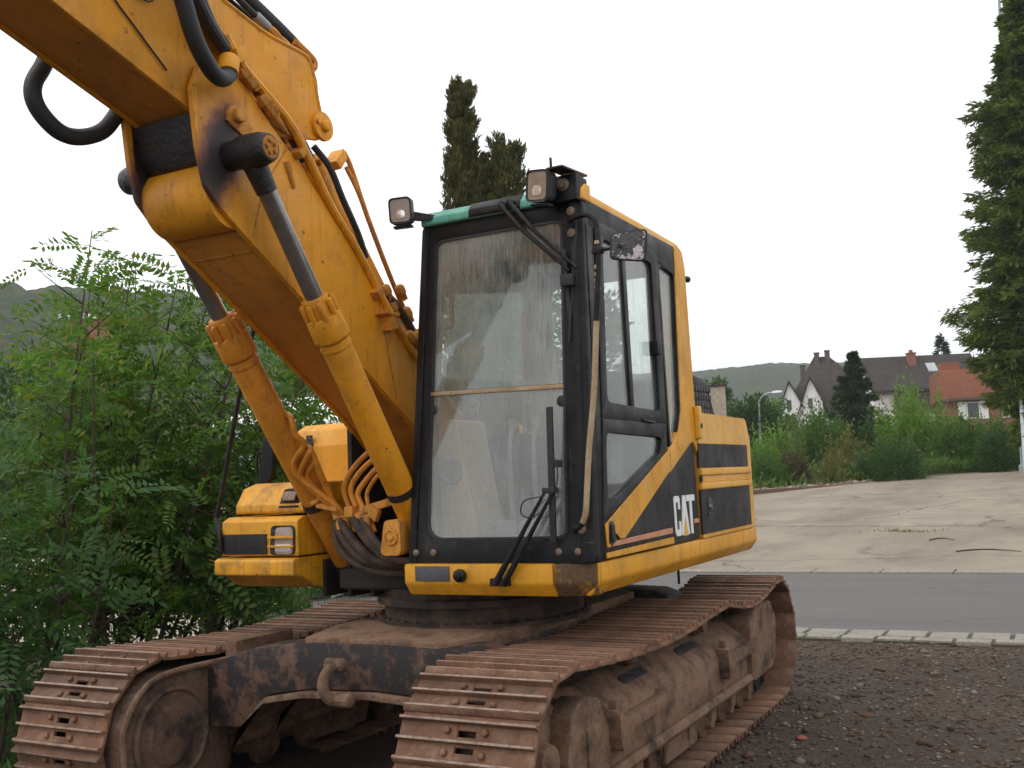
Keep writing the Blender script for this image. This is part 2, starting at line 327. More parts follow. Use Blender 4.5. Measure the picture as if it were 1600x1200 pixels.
# ---- materials of the setting
def ground_mat():
    m, nt, b = nodes('gravel_ground')
    c = ramp(nt, noise(nt, 34, 8, .75), [(.30, (.034, .025, .019)), (.5, (.084, .061, .045)), (.62, (.140, .106, .080)), (.76, (.23, .185, .15))])
    c = mix(nt, ramp(nt, noise(nt, .9, 6, .65, off=3), [(.35, 0), (.7, .75)]), c, (.05, .038, .031))
    c = mix(nt, ramp(nt, noise(nt, 1.7, 6, .7, off=9), [(.55, 0), (.75, .5)]), c, (.06, .07, .03))
    nt.links.new(c, b.inputs['Base Color']); b.inputs['Roughness'].default_value = .9; b.inputs['Specular IOR Level'].default_value = .2
    bump(nt, b, noise(nt, 45, 8, .75), .9, .02); return m
def concrete_mat():
    m, nt, b = nodes('old_concrete')
    c = ramp(nt, noise(nt, .35, 7, .6), [(.3, (.205, .167, .120)), (.7, (.300, .250, .186))])
    c = mix(nt, ramp(nt, noise(nt, 1.0, 8, .7, sc=(.16, .42, 1), off=11), [(.46, 0), (.64, .75)]), c, (.135, .105, .074))
    c = mix(nt, ramp(nt, noise(nt, 1.0, 9, .75, sc=(.5, 1.4, 1), off=21), [(.60, 0), (.68, .7)]), c, (.062, .052, .040))
    v = nt.nodes.new('ShaderNodeTexVoronoi'); v.feature = 'DISTANCE_TO_EDGE'; v.inputs['Scale'].default_value = .17
    t = nt.nodes.new('ShaderNodeTexCoord'); n2 = nt.nodes.new('ShaderNodeTexNoise'); n2.inputs['Scale'].default_value = .9; n2.inputs['Detail'].default_value = 6
    va = nt.nodes.new('ShaderNodeVectorMath'); va.operation = 'MULTIPLY_ADD'; va.inputs[1].default_value = (1.6, 1.6, 0)
    nt.links.new(t.outputs['Object'], n2.inputs['Vector']); nt.links.new(n2.outputs['Color'], va.inputs[0]); nt.links.new(t.outputs['Object'], va.inputs[2]); nt.links.new(va.outputs[0], v.inputs['Vector'])
    c = mix(nt, ramp(nt, v.outputs['Distance'], [(.002, .8), (.008, 0)]), c, (.05, .042, .032))
    c = mix(nt, ramp(nt, noise(nt, 16, 6, .7, off=2), [(.60, 0), (.74, .7)]), c, (.11, .09, .07))
    nt.links.new(c, b.inputs['Base Color']); b.inputs['Roughness'].default_value = .85
    bump(nt, b, noise(nt, 25, 8, .7), .3, .006); return m
def asphalt_mat():
    m, nt, b = nodes('asphalt')
    c = ramp(nt, noise(nt, 55, 6, .7), [(.32, (.068, .063, .058)), (.70, (.122, .113, .104))])
    c = mix(nt, ramp(nt, noise(nt, .8, 6, .6, sc=(1.5, .35, 1), off=3), [(.4, 0), (.75, .5)]), c, (.066, .061, .056))
    c = mix(nt, ramp(nt, noise(nt, 1.0, 8, .7, sc=(1.1, .55, 1), off=17), [(.60, 0), (.72, .6)]), c, (.16, .125, .092))
    v = nt.nodes.new('ShaderNodeTexVoronoi'); v.feature = 'DISTANCE_TO_EDGE'; v.inputs['Scale'].default_value = .22; t = nt.nodes.new('ShaderNodeTexCoord'); n2 = nt.nodes.new('ShaderNodeTexNoise'); n2.inputs['Scale'].default_value = 1.1; n2.inputs['Detail'].default_value = 6
    va = nt.nodes.new('ShaderNodeVectorMath'); va.operation = 'MULTIPLY_ADD'; va.inputs[1].default_value = (1.4, 1.4, 0)
    nt.links.new(t.outputs['Object'], n2.inputs['Vector']); nt.links.new(n2.outputs['Color'], va.inputs[0]); nt.links.new(t.outputs['Object'], va.inputs[2]); nt.links.new(va.outputs[0], v.inputs['Vector'])
    c = mix(nt, ramp(nt, v.outputs['Distance'], [(.001, .55), (.006, 0)]), c, (.035, .033, .030))
    c = mix(nt, ramp(nt, noise(nt, 1.0, 3, .4, sc=(.9, .16, 1), off=33), [(.53, 0), (.545, .22)]), c, (.055, .052, .050))
    c = mix(nt, ramp(nt, noise(nt, 9, 7, .75, off=37), [(.62, 0), (.72, .5)]), c, (.17, .145, .115))
    nt.links.new(c, b.inputs['Base Color']); b.inputs['Roughness'].default_value = .72
    bump(nt, b, noise(nt, 80, 5, .7), .4, .005); return m
M['ground'] = ground_mat(); M['concrete'] = concrete_mat(); M['asphalt'] = asphalt_mat()
M['yard'] = plain('pale_yard', (.42, .35, .29), .9, .35, 2.2, 0, .6, 20, .03)
M['lotground'] = plain('vacant_ground', (.15, .13, .075), .95, .55, 1.4, 0, .8, 9, .06)
M['paver'] = dusty('kerb_paver', (.31, .29, .245), (.24, .21, .17), (.16, .135, .10), (.4, .7), (.6, .8), .85, 3)
M['gutter'] = dusty('gutter_concrete', (.31, .275, .22), (.24, .21, .165), (.14, .115, .085), (.4, .7), (.62, .8), .85, 2)
M['joint'] = plain('kerb_joint', (.07, .065, .045), .95, .4, 12)
M['bark'] = plain('bark', (.055, .038, .026), .9, .4, 16, 0, .7, 40, .01)
M['stem'] = plain('sapling_stem', (.045, .026, .020), .75, .3, 20)
M['robinia'] = foliage('robinia_leaf', [(.056, .122, .020), (.084, .168, .026), (.118, .212, .034), (.054, .128, .045), (.19, .21, .05)], .45, .5)
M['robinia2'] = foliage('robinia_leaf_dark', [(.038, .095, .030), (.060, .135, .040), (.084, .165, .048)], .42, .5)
M['thuja'] = foliage('thuja_spray', [(.044, .060, .015), (.066, .086, .020), (.098, .108, .026), (.125, .080, .032), (.056, .070, .022)], .2, .7)
M['cypress'] = foliage('conifer_spray', [(.050, .086, .018), (.078, .125, .022), (.112, .160, .028), (.15, .178, .034)], .3, .7)
M['spruce'] = foliage('spruce_spray', [(.024, .042, .020), (.036, .058, .026), (.050, .072, .030)], .15, .7)
M['shrubA'] = foliage('shrub_leaf_bright', [(.10, .20, .030), (.14, .255, .040), (.17, .275, .060)], .3)
M['shrubB'] = foliage('shrub_leaf_mid', [(.055, .125, .026), (.080, .165, .034), (.11, .19, .042)], .3)
M['shrubC'] = foliage('shrub_leaf_dark', [(.036, .080, .024), (.050, .105, .030), (.068, .128, .036)], .25)
M['shrubD'] = foliage('shrub_leaf_olive', [(.11, .135, .034), (.155, .165, .042), (.13, .11, .04)], .25)
M['shrubE'] = foliage('shrub_leaf_brown', [(.100, .070, .040), (.120, .090, .050), (.080, .075, .035)], .2)
M['shrubF'] = foliage('shrub_leaf_orange', [(.30, .16, .05), (.20, .17, .05), (.12, .15, .04)], .25)
def hill_mat(name, cols, cell):
    m, nt, b = nodes(name)
    t = nt.nodes.new('ShaderNodeTexCoord'); v = nt.nodes.new('ShaderNodeTexVoronoi'); v.inputs['Scale'].default_value = 1.0 / cell
    nt.links.new(t.outputs['Object'], v.inputs['Vector']); s = nt.nodes.new('ShaderNodeSeparateColor'); nt.links.new(v.outputs['Color'], s.inputs[0])
    c = ramp(nt, s.outputs[0], [(i / (len(cols) - 1), k) for i, k in enumerate(cols)])
    c = mix(nt, 1.0, c, ramp(nt, noise(nt, .35, 6, .7), [(.3, .6), (.7, 1.35)]), 'MULTIPLY')
    nt.links.new(c, b.inputs['Base Color']); b.inputs['Roughness'].default_value = 1; b.inputs['Specular IOR Level'].default_value = .0
    bump(nt, b, noise(nt, .55, 6, .7), 1.0, 2.5); return m
M['hill'] = hill_mat('forest_hill', [(.030, .058, .020), (.046, .082, .026), (.075, .104, .030), (.034, .056, .024), (.105, .104, .034)], 7)
M['hillfar'] = hill_mat('far_forest_hill', [(.034, .056, .028), (.050, .078, .034), (.040, .062, .030), (.072, .088, .036)], 9)
M['render_w'] = plain('white_render', (.78, .77, .72), .85, .08, 1.5, 0, .1, 20)
M['roofgrey'] = plain('grey_roof_tiles', (.046, .039, .036), .95, .3, 2.2, 0, .5, 8, .03)
M['roofdark'] = plain('brown_roof_tiles', (.052, .043, .038), .95, .3, 2.0, 0, .5, 8, .03)
M['darkwood'] = plain('dark_cladding', (.10, .082, .072), .8, .3, 3)
def brick_mat(name, a, b_, mortar, sc, bump_=.4):
    m, nt, b = nodes(name)
    t = nt.nodes.new('ShaderNodeTexCoord'); mp = nt.nodes.new('ShaderNodeMapping'); mp.inputs['Rotation'].default_value = (R(90), 0, R(90))
    br = nt.nodes.new('ShaderNodeTexBrick'); br.inputs['Color1'].default_value = (*a, 1); br.inputs['Color2'].default_value = (*b_, 1); br.inputs['Mortar'].default_value = (*mortar, 1); br.inputs['Scale'].default_value = sc
    sx = nt.nodes.new('ShaderNodeSeparateXYZ'); cx = nt.nodes.new('ShaderNodeCombineXYZ'); ad = nt.nodes.new('ShaderNodeMath'); ad.operation = 'ADD'
    nt.links.new(t.outputs['Object'], sx.inputs[0]); nt.links.new(sx.outputs['X'], ad.inputs[0]); nt.links.new(sx.outputs['Y'], ad.inputs[1])
    nt.links.new(ad.outputs[0], cx.inputs['X']); nt.links.new(sx.outputs['Z'], cx.inputs['Y']); nt.links.new(cx.outputs[0], br.inputs['Vector'])
    c = mix(nt, ramp(nt, noise(nt, 1.2, 6), [(.4, 0), (.75, .4)]), br.outputs['Color'], tuple(x * .55 for x in a))
    nt.links.new(c, b.inputs['Base Color']); b.inputs['Roughness'].default_value = .85; return m
M['brick'] = brick_mat('red_brick', (.30, .105, .062), (.24, .085, .055), (.26, .17, .13), 4)
M['tile'] = brick_mat('orange_roof_tiles', (.30, .108, .055), (.23, .08, .043), (.14, .05, .03), 3)
M['brickdirt'] = dusty('dirty_brick_edge', (.22, .085, .05), (.16, .12, .08), (.10, .09, .04), (.35, .6), (.5, .7), .9, 1.2)
M['galv'] = plain('galvanised_steel', (.42, .44, .46), .5, .12, 4, .3, 0)
M['greenpost'] = plain('green_fence_post', (.035, .060, .050), .6, .3, 10)
M['wallconc'] = dusty('weathered_wall', (.40, .34, .27), (.32, .26, .20), (.2, .155, .12), (.4, .7), (.6, .8), .9, .5)
M['white_roof'] = plain('white_sheet_roof', (.74, .76, .78), .5, .06, .6, 0, 0)
M['haze'] = None

def grid(xs, ys, fn):
    X, Y = np.meshgrid(xs, ys, indexing='ij'); Z = fn(X, Y); V = np.stack([X, Y, Z], -1).reshape(-1, 3)
    nx, ny = len(xs), len(ys); i, j = np.meshgrid(np.arange(nx - 1), np.arange(ny - 1), indexing='ij'); a = (i * ny + j).ravel()
    return V, np.stack([a, a + ny, a + ny + 1, a + 1], 1)
def vnoise(X, Y, s, seed):
    r = np.random.RandomState(seed).rand(64, 64); x = X / s; y = Y / s; i = np.floor(x).astype(int); j = np.floor(y).astype(int); u = x - i; v = y - j
    u = u * u * (3 - 2 * u); v = v * v * (3 - 2 * v); g = lambda a, b: r[a % 64, b % 64]
    return (g(i, j) * (1 - u) + g(i + 1, j) * u) * (1 - v) + (g(i, j + 1) * (1 - u) + g(i + 1, j + 1) * u) * v - .5
def gz(X, Y):
    near = np.clip((X + 9.7) / .5, 0, 1) * np.clip((Y + 14) / 3, 0, 1)
    n = vnoise(X, Y, 1.3, 4) * .10 + vnoise(X, Y, .7, 1) * .05 + vnoise(X, Y, .3, 2) * .022 + vnoise(X, Y, .11, 3) * .016
    return TZ(X) + near * (n - .012) - (1 - near) * .012
xs = np.concatenate([[-2500, -1200, -500, -200, -120, -60], np.arange(-50, -16, 6), [-16], np.arange(-14, -10.2, 1.0), np.arange(-10.1, -2.2, .055), np.arange(-2, 10, 1.0), [20, 60, 300]])
ys = np.concatenate([[-2500, -900, -300, -100, -50, -25, -16, -14], np.arange(-12, -3, .3), np.arange(-2.9, 2.0, .055), np.arange(2.2, 8, .8), [15, 40, 120, 500, 2000]])
V, Fq = grid(xs, ys, gz); g = raw('ground', V, Fq, 'ground'); g.data.shade_smooth(); tag(g, kind='structure')
def sheet(name, poly, mat, lift):
    b = MB(); b.add([(x, y, tz(x) + lift) for x, y in poly], [tuple(range(len(poly)))]); o = obj(name, b, mat, smooth=False); tag(o, kind='structure'); return o
b = MB(); b.box(-15.95, -10.45, -9.5, 90, -.3, .004); tag(obj('road', b, 'asphalt', smooth=False), kind='structure')
b = MB()                                            # paved gutter: two rows of stones, this side of the road
y = -9.5
while y < 14:
    L1 = .33 + .05 * rng.rand(); j = .019
    b.box(-10.44 + .01 * rng.rand(), -10.09, y + j, y + L1 - j, -.1, .020 + .006 * rng.rand()); y += L1
y = -9.5
while y < 14:
    L1 = .30 + .05 * rng.rand(); b.box(-10.065, -9.90 + .01 * rng.rand(), y + .016, y + L1 - .016, -.1, .022 + .006 * rng.rand()); y += L1
tag(obj('kerb', b, 'paver', None, .008, 2), kind='structure')
b = MB(); b.box(-10.46, -9.895, -9.5, 14, -.2, .006); tag(obj('kerb_bed', b, 'joint', smooth=False), kind='structure')
b = MB(); y = -9.5
while y < 60:
    b.box(-16.40, -15.95, y, y + .98, -.2, .022 + .004 * rng.rand()); y += 1.0
tag(obj('far_gutter', b, 'gutter', None, .006, 1), kind='structure')
sheet('concrete_yard', [(-16.42, -30), (-16.42, 60), (-58.0, 60), (-56.5, -1.4), (-51.8, -5.4), (-46, -8.3), (-39.9, -10.7), (-30, -14.5), (-30, -30)], 'concrete', .012)
b = MB(); b.prism([(-39.9, -10.75), (-46, -8.35), (-51.8, -5.45), (-51.9, -5.6), (-46.1, -8.5), (-39.95, -10.95)], 'z', tz(-46) - .4, tz(-46) + .03); o = obj('edge_strip', b, 'brickdirt', None, .02); tag(o, kind='structure')
sheet('vacant_ground', [(-30.2, -70), (-30.2, -14.6), (-39.9, -10.9), (-46, -8.5), (-51.8, -5.6), (-56.6, -1.5), (-58.2, 60), (-59.9, 60), (-59.9, -70)], 'lotground', .010)
V, Fq = grid(np.arange(-60, -7, .6), np.arange(-60, -7.0, .6), lambda X, Y: np.clip((-7.3 - Y) / 2.5, 0, 1) * (.10 + .55 * vnoise(X, Y, 4, 5) + .25 * vnoise(X, Y, 1.3, 6)) + TZ(X) - .02
              + 1.25 * np.exp(-((X + 19.5) / 3.2) ** 2 - ((Y + 17.5) / 3.5) ** 2))
keep = ((V[Fq[:, 0], 1] < -9.7) | (V[Fq[:, 0], 0] > -10.2)) & ((V[Fq[:, 0], 0] > -28) | (V[Fq[:, 0], 1] < -21)); Fq = Fq[keep]
o = raw('pale_yard', V, Fq, 'yard'); o.data.shade_smooth(); tag(o, kind='structure')

# ---- scattered gravel
def stones(n, x0, x1, y0, y1, s0, s1, seed):
    r = np.random.RandomState(seed)
    ico = [(0, 0, 1), (.9, 0, .35), (.28, .85, .4), (-.72, .53, .35), (-.72, -.53, .4), (.28, -.85, .35), (.72, .53, -.3), (-.28, .85, -.35), (-.9, 0, -.3), (-.28, -.85, -.35), (.72, -.53, -.3), (0, 0, -.9)]
    fc = [(0, 1, 2), (0, 2, 3), (0, 3, 4), (0, 4, 5), (0, 5, 1), (1, 6, 2), (2, 7, 3), (3, 8, 4), (4, 9, 5), (5, 10, 1), (6, 7, 2), (7, 8, 3), (8, 9, 4), (9, 10, 5), (10, 6, 1), (11, 7, 6), (11, 8, 7), (11, 9, 8), (11, 10, 9), (11, 6, 10)]
    I = np.array(ico); Fc = np.array(fc); P = np.stack([r.uniform(x0, x1, n), r.uniform(y0, y1, n)], 1)
    s = s0 + (s1 - s0) * r.rand(n) ** 4; z = gz(P[:, 0], P[:, 1]) + s * .15
    a = r.rand(n) * 6.28; jit = 1 + (r.rand(n, 12, 3) - .5) * .55
    L = I[None] * jit * s[:, None, None] * np.stack([1 + .7 * r.rand(n), np.ones(n), .45 + .4 * r.rand(n)], 1)[:, None, :]
    X = L[..., 0] * np.cos(a)[:, None] - L[..., 1] * np.sin(a)[:, None] + P[:, :1]; Y = L[..., 0] * np.sin(a)[:, None] + L[..., 1] * np.cos(a)[:, None] + P[:, 1:]
    return np.stack([X, Y, L[..., 2] + z[:, None]], -1).reshape(-1, 3), (Fc[None] + (np.arange(n) * 12)[:, None, None]).reshape(-1, 3)
M['pebble'] = foliage('pebble', [(.050, .034, .024), (.076, .052, .036), (.102, .071, .050), (.062, .042, .029), (.17, .14, .11), (.105, .060, .038), (.044, .032, .024), (.24, .21, .18)], 0, .9)
V1, F1 = stones(26000, -9.9, -3.6, -2.6, 1.9, .003, .017, 3); V2, F2 = stones(1500, -9.9, -3.6, -2.6, 1.9, .010, .034, 4); V = np.concatenate([V1, V2]); Fq = np.concatenate([F1, F2 + len(V1)]); o = raw('gravel', V, Fq, 'pebble'); tag(o, kind='stuff')
M['rubble'] = foliage('pale_rubble', [(.26, .21, .17), (.38, .32, .27), (.18, .13, .10), (.26, .14, .09), (.50, .46, .42)], 0, .9)
r_ = np.random.RandomState(12)
M['brickchip'] = plain('brick_chip', (.26, .085, .05), .9, .3, 20); M['chip'] = plain('pale_stone', (.50, .44, .37), .9, .2, 20)
chips = [(-6.36, -1.52, .030, 'brickchip', 'red brick fragment lying on the gravel closest to the excavator track'), (-5.35, -.72, .022, 'brickchip', 'small red brick fragment at the front of the gravel patch'),
         (-6.60, .35, .045, 'chip', 'pale flat stone on the gravel with a rusty edge'), (-6.33, .78, .04, 'chip', 'rounded beige stone at the right side of the gravel'), (-6.72, .26, .03, 'brickchip', 'orange brick chip beside the pale flat stone')]
for x, y, s, m_, lab in chips:
    V, Fq = stones(1, -.001, .001, -.001, .001, s, s, int(s * 1000) + 5); V = np.array(V); V[:, :2] += (x, y); V[:, 2] += gz(np.array(x), np.array(y)) - gz(np.array(0.), np.array(0.)) + .005
    o = raw('stone_fragment', V, Fq, m_); tag(o, lab, 'stone')
# twigs and litter on the concrete
def twig(x, y, a, L, lab):
    b = MB(); c, s = math.cos(a), math.sin(a); z = tz(x) + .04; pts = [(x + c * L * (t - .5) - s * .06 * L * math.sin(t * 5), y + s * L * (t - .5) + c * .06 * L * math.sin(t * 5), tz(x + c * L * (t - .5)) + .035 + .03 * math.sin(t * 3)) for t in np.linspace(0, 1, 8)]
    b.tube(pts, [.014, .016, .015, .014, .013, .010, .008, .006], 6)
    tag(obj('twig', b, 'bark'), lab, 'twig', 'twigs lying on the concrete yard')
twig(-18.6, -1.2, 1.50, 1.0, 'longer dark twig on the concrete, close to the road edge'); twig(-20.6, -2.1, 1.5, .45, 'short dark twig on the concrete, behind the longer one')

# ---- leaf tools
def unit(a): return a / (np.linalg.norm(a, axis=-1, keepdims=True) + 1e-9)
def leafquads(P, D, Nn, L, W):
    D = unit(D); S_ = unit(np.cross(D, Nn)); L = np.asarray(L).reshape(-1, 1); W = np.asarray(W).reshape(-1, 1)
    m_ = P + D * L * .48
    return np.stack([P, m_ + S_ * W * .5, P + D * L, m_ - S_ * W * .5], 1).reshape(-1, 3)
def qf(n): return np.arange(n * 4).reshape(-1, 4)
UPV = np.array([0, 0, 1.])
def compound(P, D, L, rs, npair=8, lw=.36, droop=.5):
    """pinnate leaves: P base, D direction of the leaf stalk, L its length -> leaflet quads"""
    n = len(P); D = unit(D); side = unit(np.cross(D, UPV[None])); nm = unit(np.cross(side, D)); roll = (rs.rand(n, 1) - .5) * 1.2
    roll = rs.randn(n, 1) * .75; side2 = side * np.cos(roll) + nm * np.sin(roll); nm2 = nm * np.cos(roll) - side * np.sin(roll); out = []
    for k in range(npair + 1):
        t = .22 + .78 * k / npair
        base = P + D * (L * t)[:, None] - UPV * (L * droop * t * t * .5)[:, None]
        dd = unit(D - UPV * droop * t)
        if k == npair: 
            out.append(leafquads(base, dd, nm2, L * .19, L * .075)); continue
        for sg in (-1, 1):
            dr = side2 * sg + dd * (.35 + .2 * rs.rand(n, 1)) + nm2 * (rs.rand(n, 1) - .62) * .7
            out.append(leafquads(base, dr, nm2 + side2 * (rs.rand(n, 1) - .5) * .5, L * lw * (.42 + .16 * rs.rand(n)) * (1.1 - .35 * abs(t - .55)), L * .078))
    return np.concatenate(out)
def sapling(label, base, h, lean, seed, nb=16, leafL=.30, mat='robinia', dens=1.0, spread=.5, group='robinia saplings behind the far track', stems=3):
    rs = np.random.RandomState(seed); root = thing('robinia_sapling', label, 'sapling', base, group, True)
    b = MB(); Ps, Ds = [], []
    def shoot(p0, d0, L, r, bend, first):
        n = 12; pts = [V3(p0)]; d = unit(V3(d0))
        for i in range(n): d = unit(d + V3(bend) * .05 + (rs.rand(3) - .5) * .07); pts.append(pts[-1] + d * L / n)
        b.tube(pts, list(np.linspace(r, r * .16, n + 1)), 6)
        m_ = int(L / .075 * dens); ph = rs.rand() * 6
        for k in range(m_):
            t = first + (1 - first) * (k + rs.rand()) / m_; i = min(int(t * n), n - 1); u = t * n - i; p = pts[i] * (1 - u) + pts[i + 1] * u; ax = unit(pts[i + 1] - pts[i])
            ph += 2.4; q = unit(np.cross(ax, (.3, .2, .9) if abs(ax[2]) < .9 else (1, 0, 0))); w_ = np.cross(ax, q); o_ = q * math.cos(ph) + w_ * math.sin(ph)
            Ps.append(p); Ds.append(unit(o_ + ax * .35 + UPV * (.30 * rs.rand() - .05)))
        return pts
    for s in range(stems):
        az = rs.rand() * 6.28; hh = h * (1 if s == 0 else .6 + .35 * rs.rand()); d0 = V3(lean) * (.8 + .4 * rs.rand()) + V3((math.cos(az), math.sin(az), 0)) * (.06 if s == 0 else .28) + UPV
        pts = shoot((math.cos(az) * .1 * s, math.sin(az) * .1 * s, 0), d0, hh, .010 + .003 * h, V3(lean) * .5 + UPV * .2, .30)
        for k in range(int(nb * hh / h)):
            t = .20 + .74 * (k + rs.rand()) / nb; i = min(int(t * 12), 11); az = rs.rand() * 6.28
            shoot(pts[i], (math.cos(az), math.sin(az), .35 + .5 * rs.rand()), spread * h * .42 * (1.05 - .6 * t) * (.6 + .7 * rs.rand()), .008, (0, 0, .2), .12)
    obj('stem', b, 'stem', root); Ps = np.array(Ps); Ds = np.array(Ds)
    V = compound(Ps, Ds, leafL * (.65 + .6 * rs.rand(len(Ps))), rs); raw('foliage', V, qf(len(V) // 4), mat, root); return root
S_ = [  # label, x, y, height, lean, seed, leaf length, material, branches
 ('tallest robinia sapling, its thin top against the sky', -5.6, -6.25, 3.55, (-.10, .02, 0), 1, .30, 'robinia', 20),
 ('robinia sapling at the left picture edge, feathery top below the sky', -4.95, -6.55, 3.05, (.0, -.05, 0), 2, .29, 'robinia', 18),
 ('robinia sapling leaning towards the far lift cylinder', -6.2, -7.0, 3.0, (-.10, .10, 0), 3, .30, 'robinia', 18),
 ('robinia sapling with dark leaning stem in the middle of the thicket', -6.2, -7.3, 3.2, (-.12, .10, 0), 4, .30, 'robinia', 18),
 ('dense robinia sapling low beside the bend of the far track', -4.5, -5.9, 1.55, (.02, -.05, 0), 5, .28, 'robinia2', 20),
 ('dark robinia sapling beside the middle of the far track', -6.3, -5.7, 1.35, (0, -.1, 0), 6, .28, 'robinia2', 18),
 ('broad robinia sapling in front of the fence', -6.3, -7.1, 1.8, (0, .05, 0), 7, .29, 'robinia', 18),
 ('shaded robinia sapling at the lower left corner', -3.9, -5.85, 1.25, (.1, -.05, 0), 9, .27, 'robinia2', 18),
 ('robinia sapling at the far left behind the others', -5.2, -8.2, 2.9, (0, 0, 0), 10, .30, 'robinia', 18),
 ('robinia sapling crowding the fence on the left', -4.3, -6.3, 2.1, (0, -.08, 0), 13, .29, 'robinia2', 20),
 ('upright robinia sapling between the leaning ones', -6.8, -7.9, 3.1, (.0, .0, 0), 14, .30, 'robinia', 18)]
S_ += [('slim robinia sapling with a feathery crown left of the tallest one', -5.75, -7.05, 2.85, (-.14, .12, 0), 21, .30, 'robinia', 16),
 ('leaning robinia sapling whose crown touches the boom nose', -5.75, -6.0, 2.75, (-.16, .14, 0), 22, .30, 'robinia', 16),
 ('robinia sapling with loose crown between the tallest and the far cylinder rod', -6.5, -6.55, 2.9, (-.16, .13, 0), 23, .30, 'robinia', 16),
 ('robinia sapling with its crown just above the brick tower', -5.9, -7.5, 3.0, (-.10, .08, 0), 24, .31, 'robinia', 18)]
for lab, x, y, h, lean, sd_, ll, mt, nb in S_: sapling(lab, (x, y, -.02), h * 1.25, (lean[0] - .06, lean[1] + .05, 0), sd_, int(nb * .72), ll * 1.36, mt, .90 if h > 2.6 else .60)

def blobs(n, nc, rad, rs, sig, zfrac=.0, shell=.55):
    """leaf positions gathered in clumps through an ellipsoid"""
    c = unit(rs.randn(nc, 3)) * (shell + (1 - shell) * rs.rand(nc, 1)) ** .6; c[:, 2] = np.abs(c[:, 2]) * 1.0 if zfrac else c[:, 2]
    sz = sig * (.6 + .8 * rs.rand(nc)); k = rs.randint(0, nc, n); p = c[k] + np.clip(rs.randn(n, 3), -1.7, 1.7) * sz[k, None]
    return p * np.asarray(rad), unit(p + rs.randn(n, 3) * .45)
def shrub(label, name, cat, base, rad, n, leaf, mat, seed, group=None, nc=60, sig=.16, up=.3, ragged=0):
    rs = np.random.RandomState(seed); root = thing(name, label, cat, base, group, True)
    n = int(n * 1.5); leaf *= .78; P, D = blobs(n, nc, rad, rs, sig, 1); P = np.clip(P, -1.25 * np.asarray(rad), 1.3 * np.asarray(rad)); sh = vnoise(P[:, 0] + 9, P[:, 1] + 5, rad[0] * .22, seed + 3); P[:, 2] *= 1 + .9 * np.clip(sh, -.35, .5) * (P[:, 2] > 0)
    if ragged: P[:, 2] += ragged * np.abs(vnoise(P[:, 0], P[:, 1], rad[0] * .35, seed)) * P[:, 2]
    P[:, 2] = np.abs(P[:, 2]); V = leafquads(P, D + UPV * up, unit(rs.randn(n, 3) + UPV * .6), leaf * (.6 + .8 * rs.rand(n)), leaf * .55 * (.7 + .6 * rs.rand(n)))
    raw('foliage', V, qf(n), mat, root)
    b = MB()
    for k in range(7):
        a = k * .9 + rs.rand(); q = (math.cos(a) * rad[0] * .55, math.sin(a) * rad[1] * .55, rad[2] * (.5 + .4 * rs.rand())); b.tube(smooth_path([(0, 0, -.1), (q[0] * .25, q[1] * .25, q[2] * .45), q], 4), [.035 * rad[2] / 2] * 4 + [.025] * 3 + [.012] * 2, 5)
    obj('stem', b, 'bark', root); return root
def conifer(label, name, base, h, prof, n, spray, mat, seed, droop=.4, group=None, nbr=150, category='conifer', trunk=.16, upright=0, ragged=.25, first=.05, fan=.5, tilt=True):
    """trunk, branches at many heights, flat sprays along each branch; prof(t) crown radius at relative height t"""
    rs = np.random.RandomState(seed); root = thing(name, label, category, base, group, True); root.rotation_euler.x = R(-2.0)
    b = MB(); tr = [(0.05 * math.sin(3 * t), .04 * math.cos(4 * t), h * t) for t in np.linspace(-.02, .985, 12)]; b.tube(tr, list(np.linspace(trunk, .02, 12)), 8)
    Ps, Ds = [], []; per = max(4, n // nbr)
    for k in range(nbr):
        t = first + (1 - first) * (k + rs.rand()) / nbr; r = prof(t) * (1 - ragged + 2 * ragged * rs.rand()); a = rs.rand() * 6.28; o_ = np.array([math.cos(a), math.sin(a), 0])
        s = np.sort(rs.rand(per)) ** .75; lift = upright * r; lat = np.array([-o_[1], o_[0], 0]); u = (rs.rand(per) * 2 - 1) * (fan * r * (1.02 - s) + .05 * r)
        c = np.stack([o_[0] * r * s, o_[1] * r * s, h * t + lift * s - droop * r * s * s * .6 + (.25 * droop * r) * s ** 4 - droop * np.abs(u) * .8], 1) + lat[None] * u[:, None]
        Ps.append(c + rs.randn(per, 3) * (.035 * r + .012)); Ds.append(o_[None] * (.8 - .6 * min(1, upright)) + lat[None] * (np.sign(u) * .5)[:, None] + rs.randn(per, 3) * .35 + UPV * (upright * 1.0 - droop * .7))
        if r > .4 and k % 2 == 0: b.tube([(0, 0, h * t - .05), tuple(c[len(c) // 2]), tuple(c[-1])], [.03 + .01 * r, .02, .008], 4)
    Ps = np.concatenate(Ps); Ds = np.concatenate(Ds); m_ = len(Ps); L = spray * (.55 + .9 * rs.rand(m_))
    V = leafquads(Ps, Ds, unit(rs.randn(m_, 3)), L, L * (.17 + .14 * rs.rand(m_))); obj('trunk', b, 'bark', root); raw('crown', V, qf(m_), mat, root); return root
def lin(pts):
    a, v = zip(*pts); return lambda t: float(np.interp(t, a, v))
col = lin([(0, .75), (.35, .9), (.6, .80), (.85, .66), (.96, .55), (1, .45)])
FAN=.0
conifer('tallest columnar thuja, narrow and browning, behind the cab', 'thuja', (-23.55, -14.12, tz(-23.5)), 12.05, lambda t: .66 * col(t), 56000, .15, 'thuja', 31, 0, 'columnar thujas behind the cab', 420, 'thuja', .12, 1.2, .22)
conifer('middle columnar thuja, the thinnest and lowest of the three', 'thuja', (-23.8, -13.72, tz(-23.5)), 10.0, lambda t: .55 * col(t), 38000, .15, 'thuja', 32, 0, 'columnar thujas behind the cab', 340, 'thuja', .10, 1.2, .25)
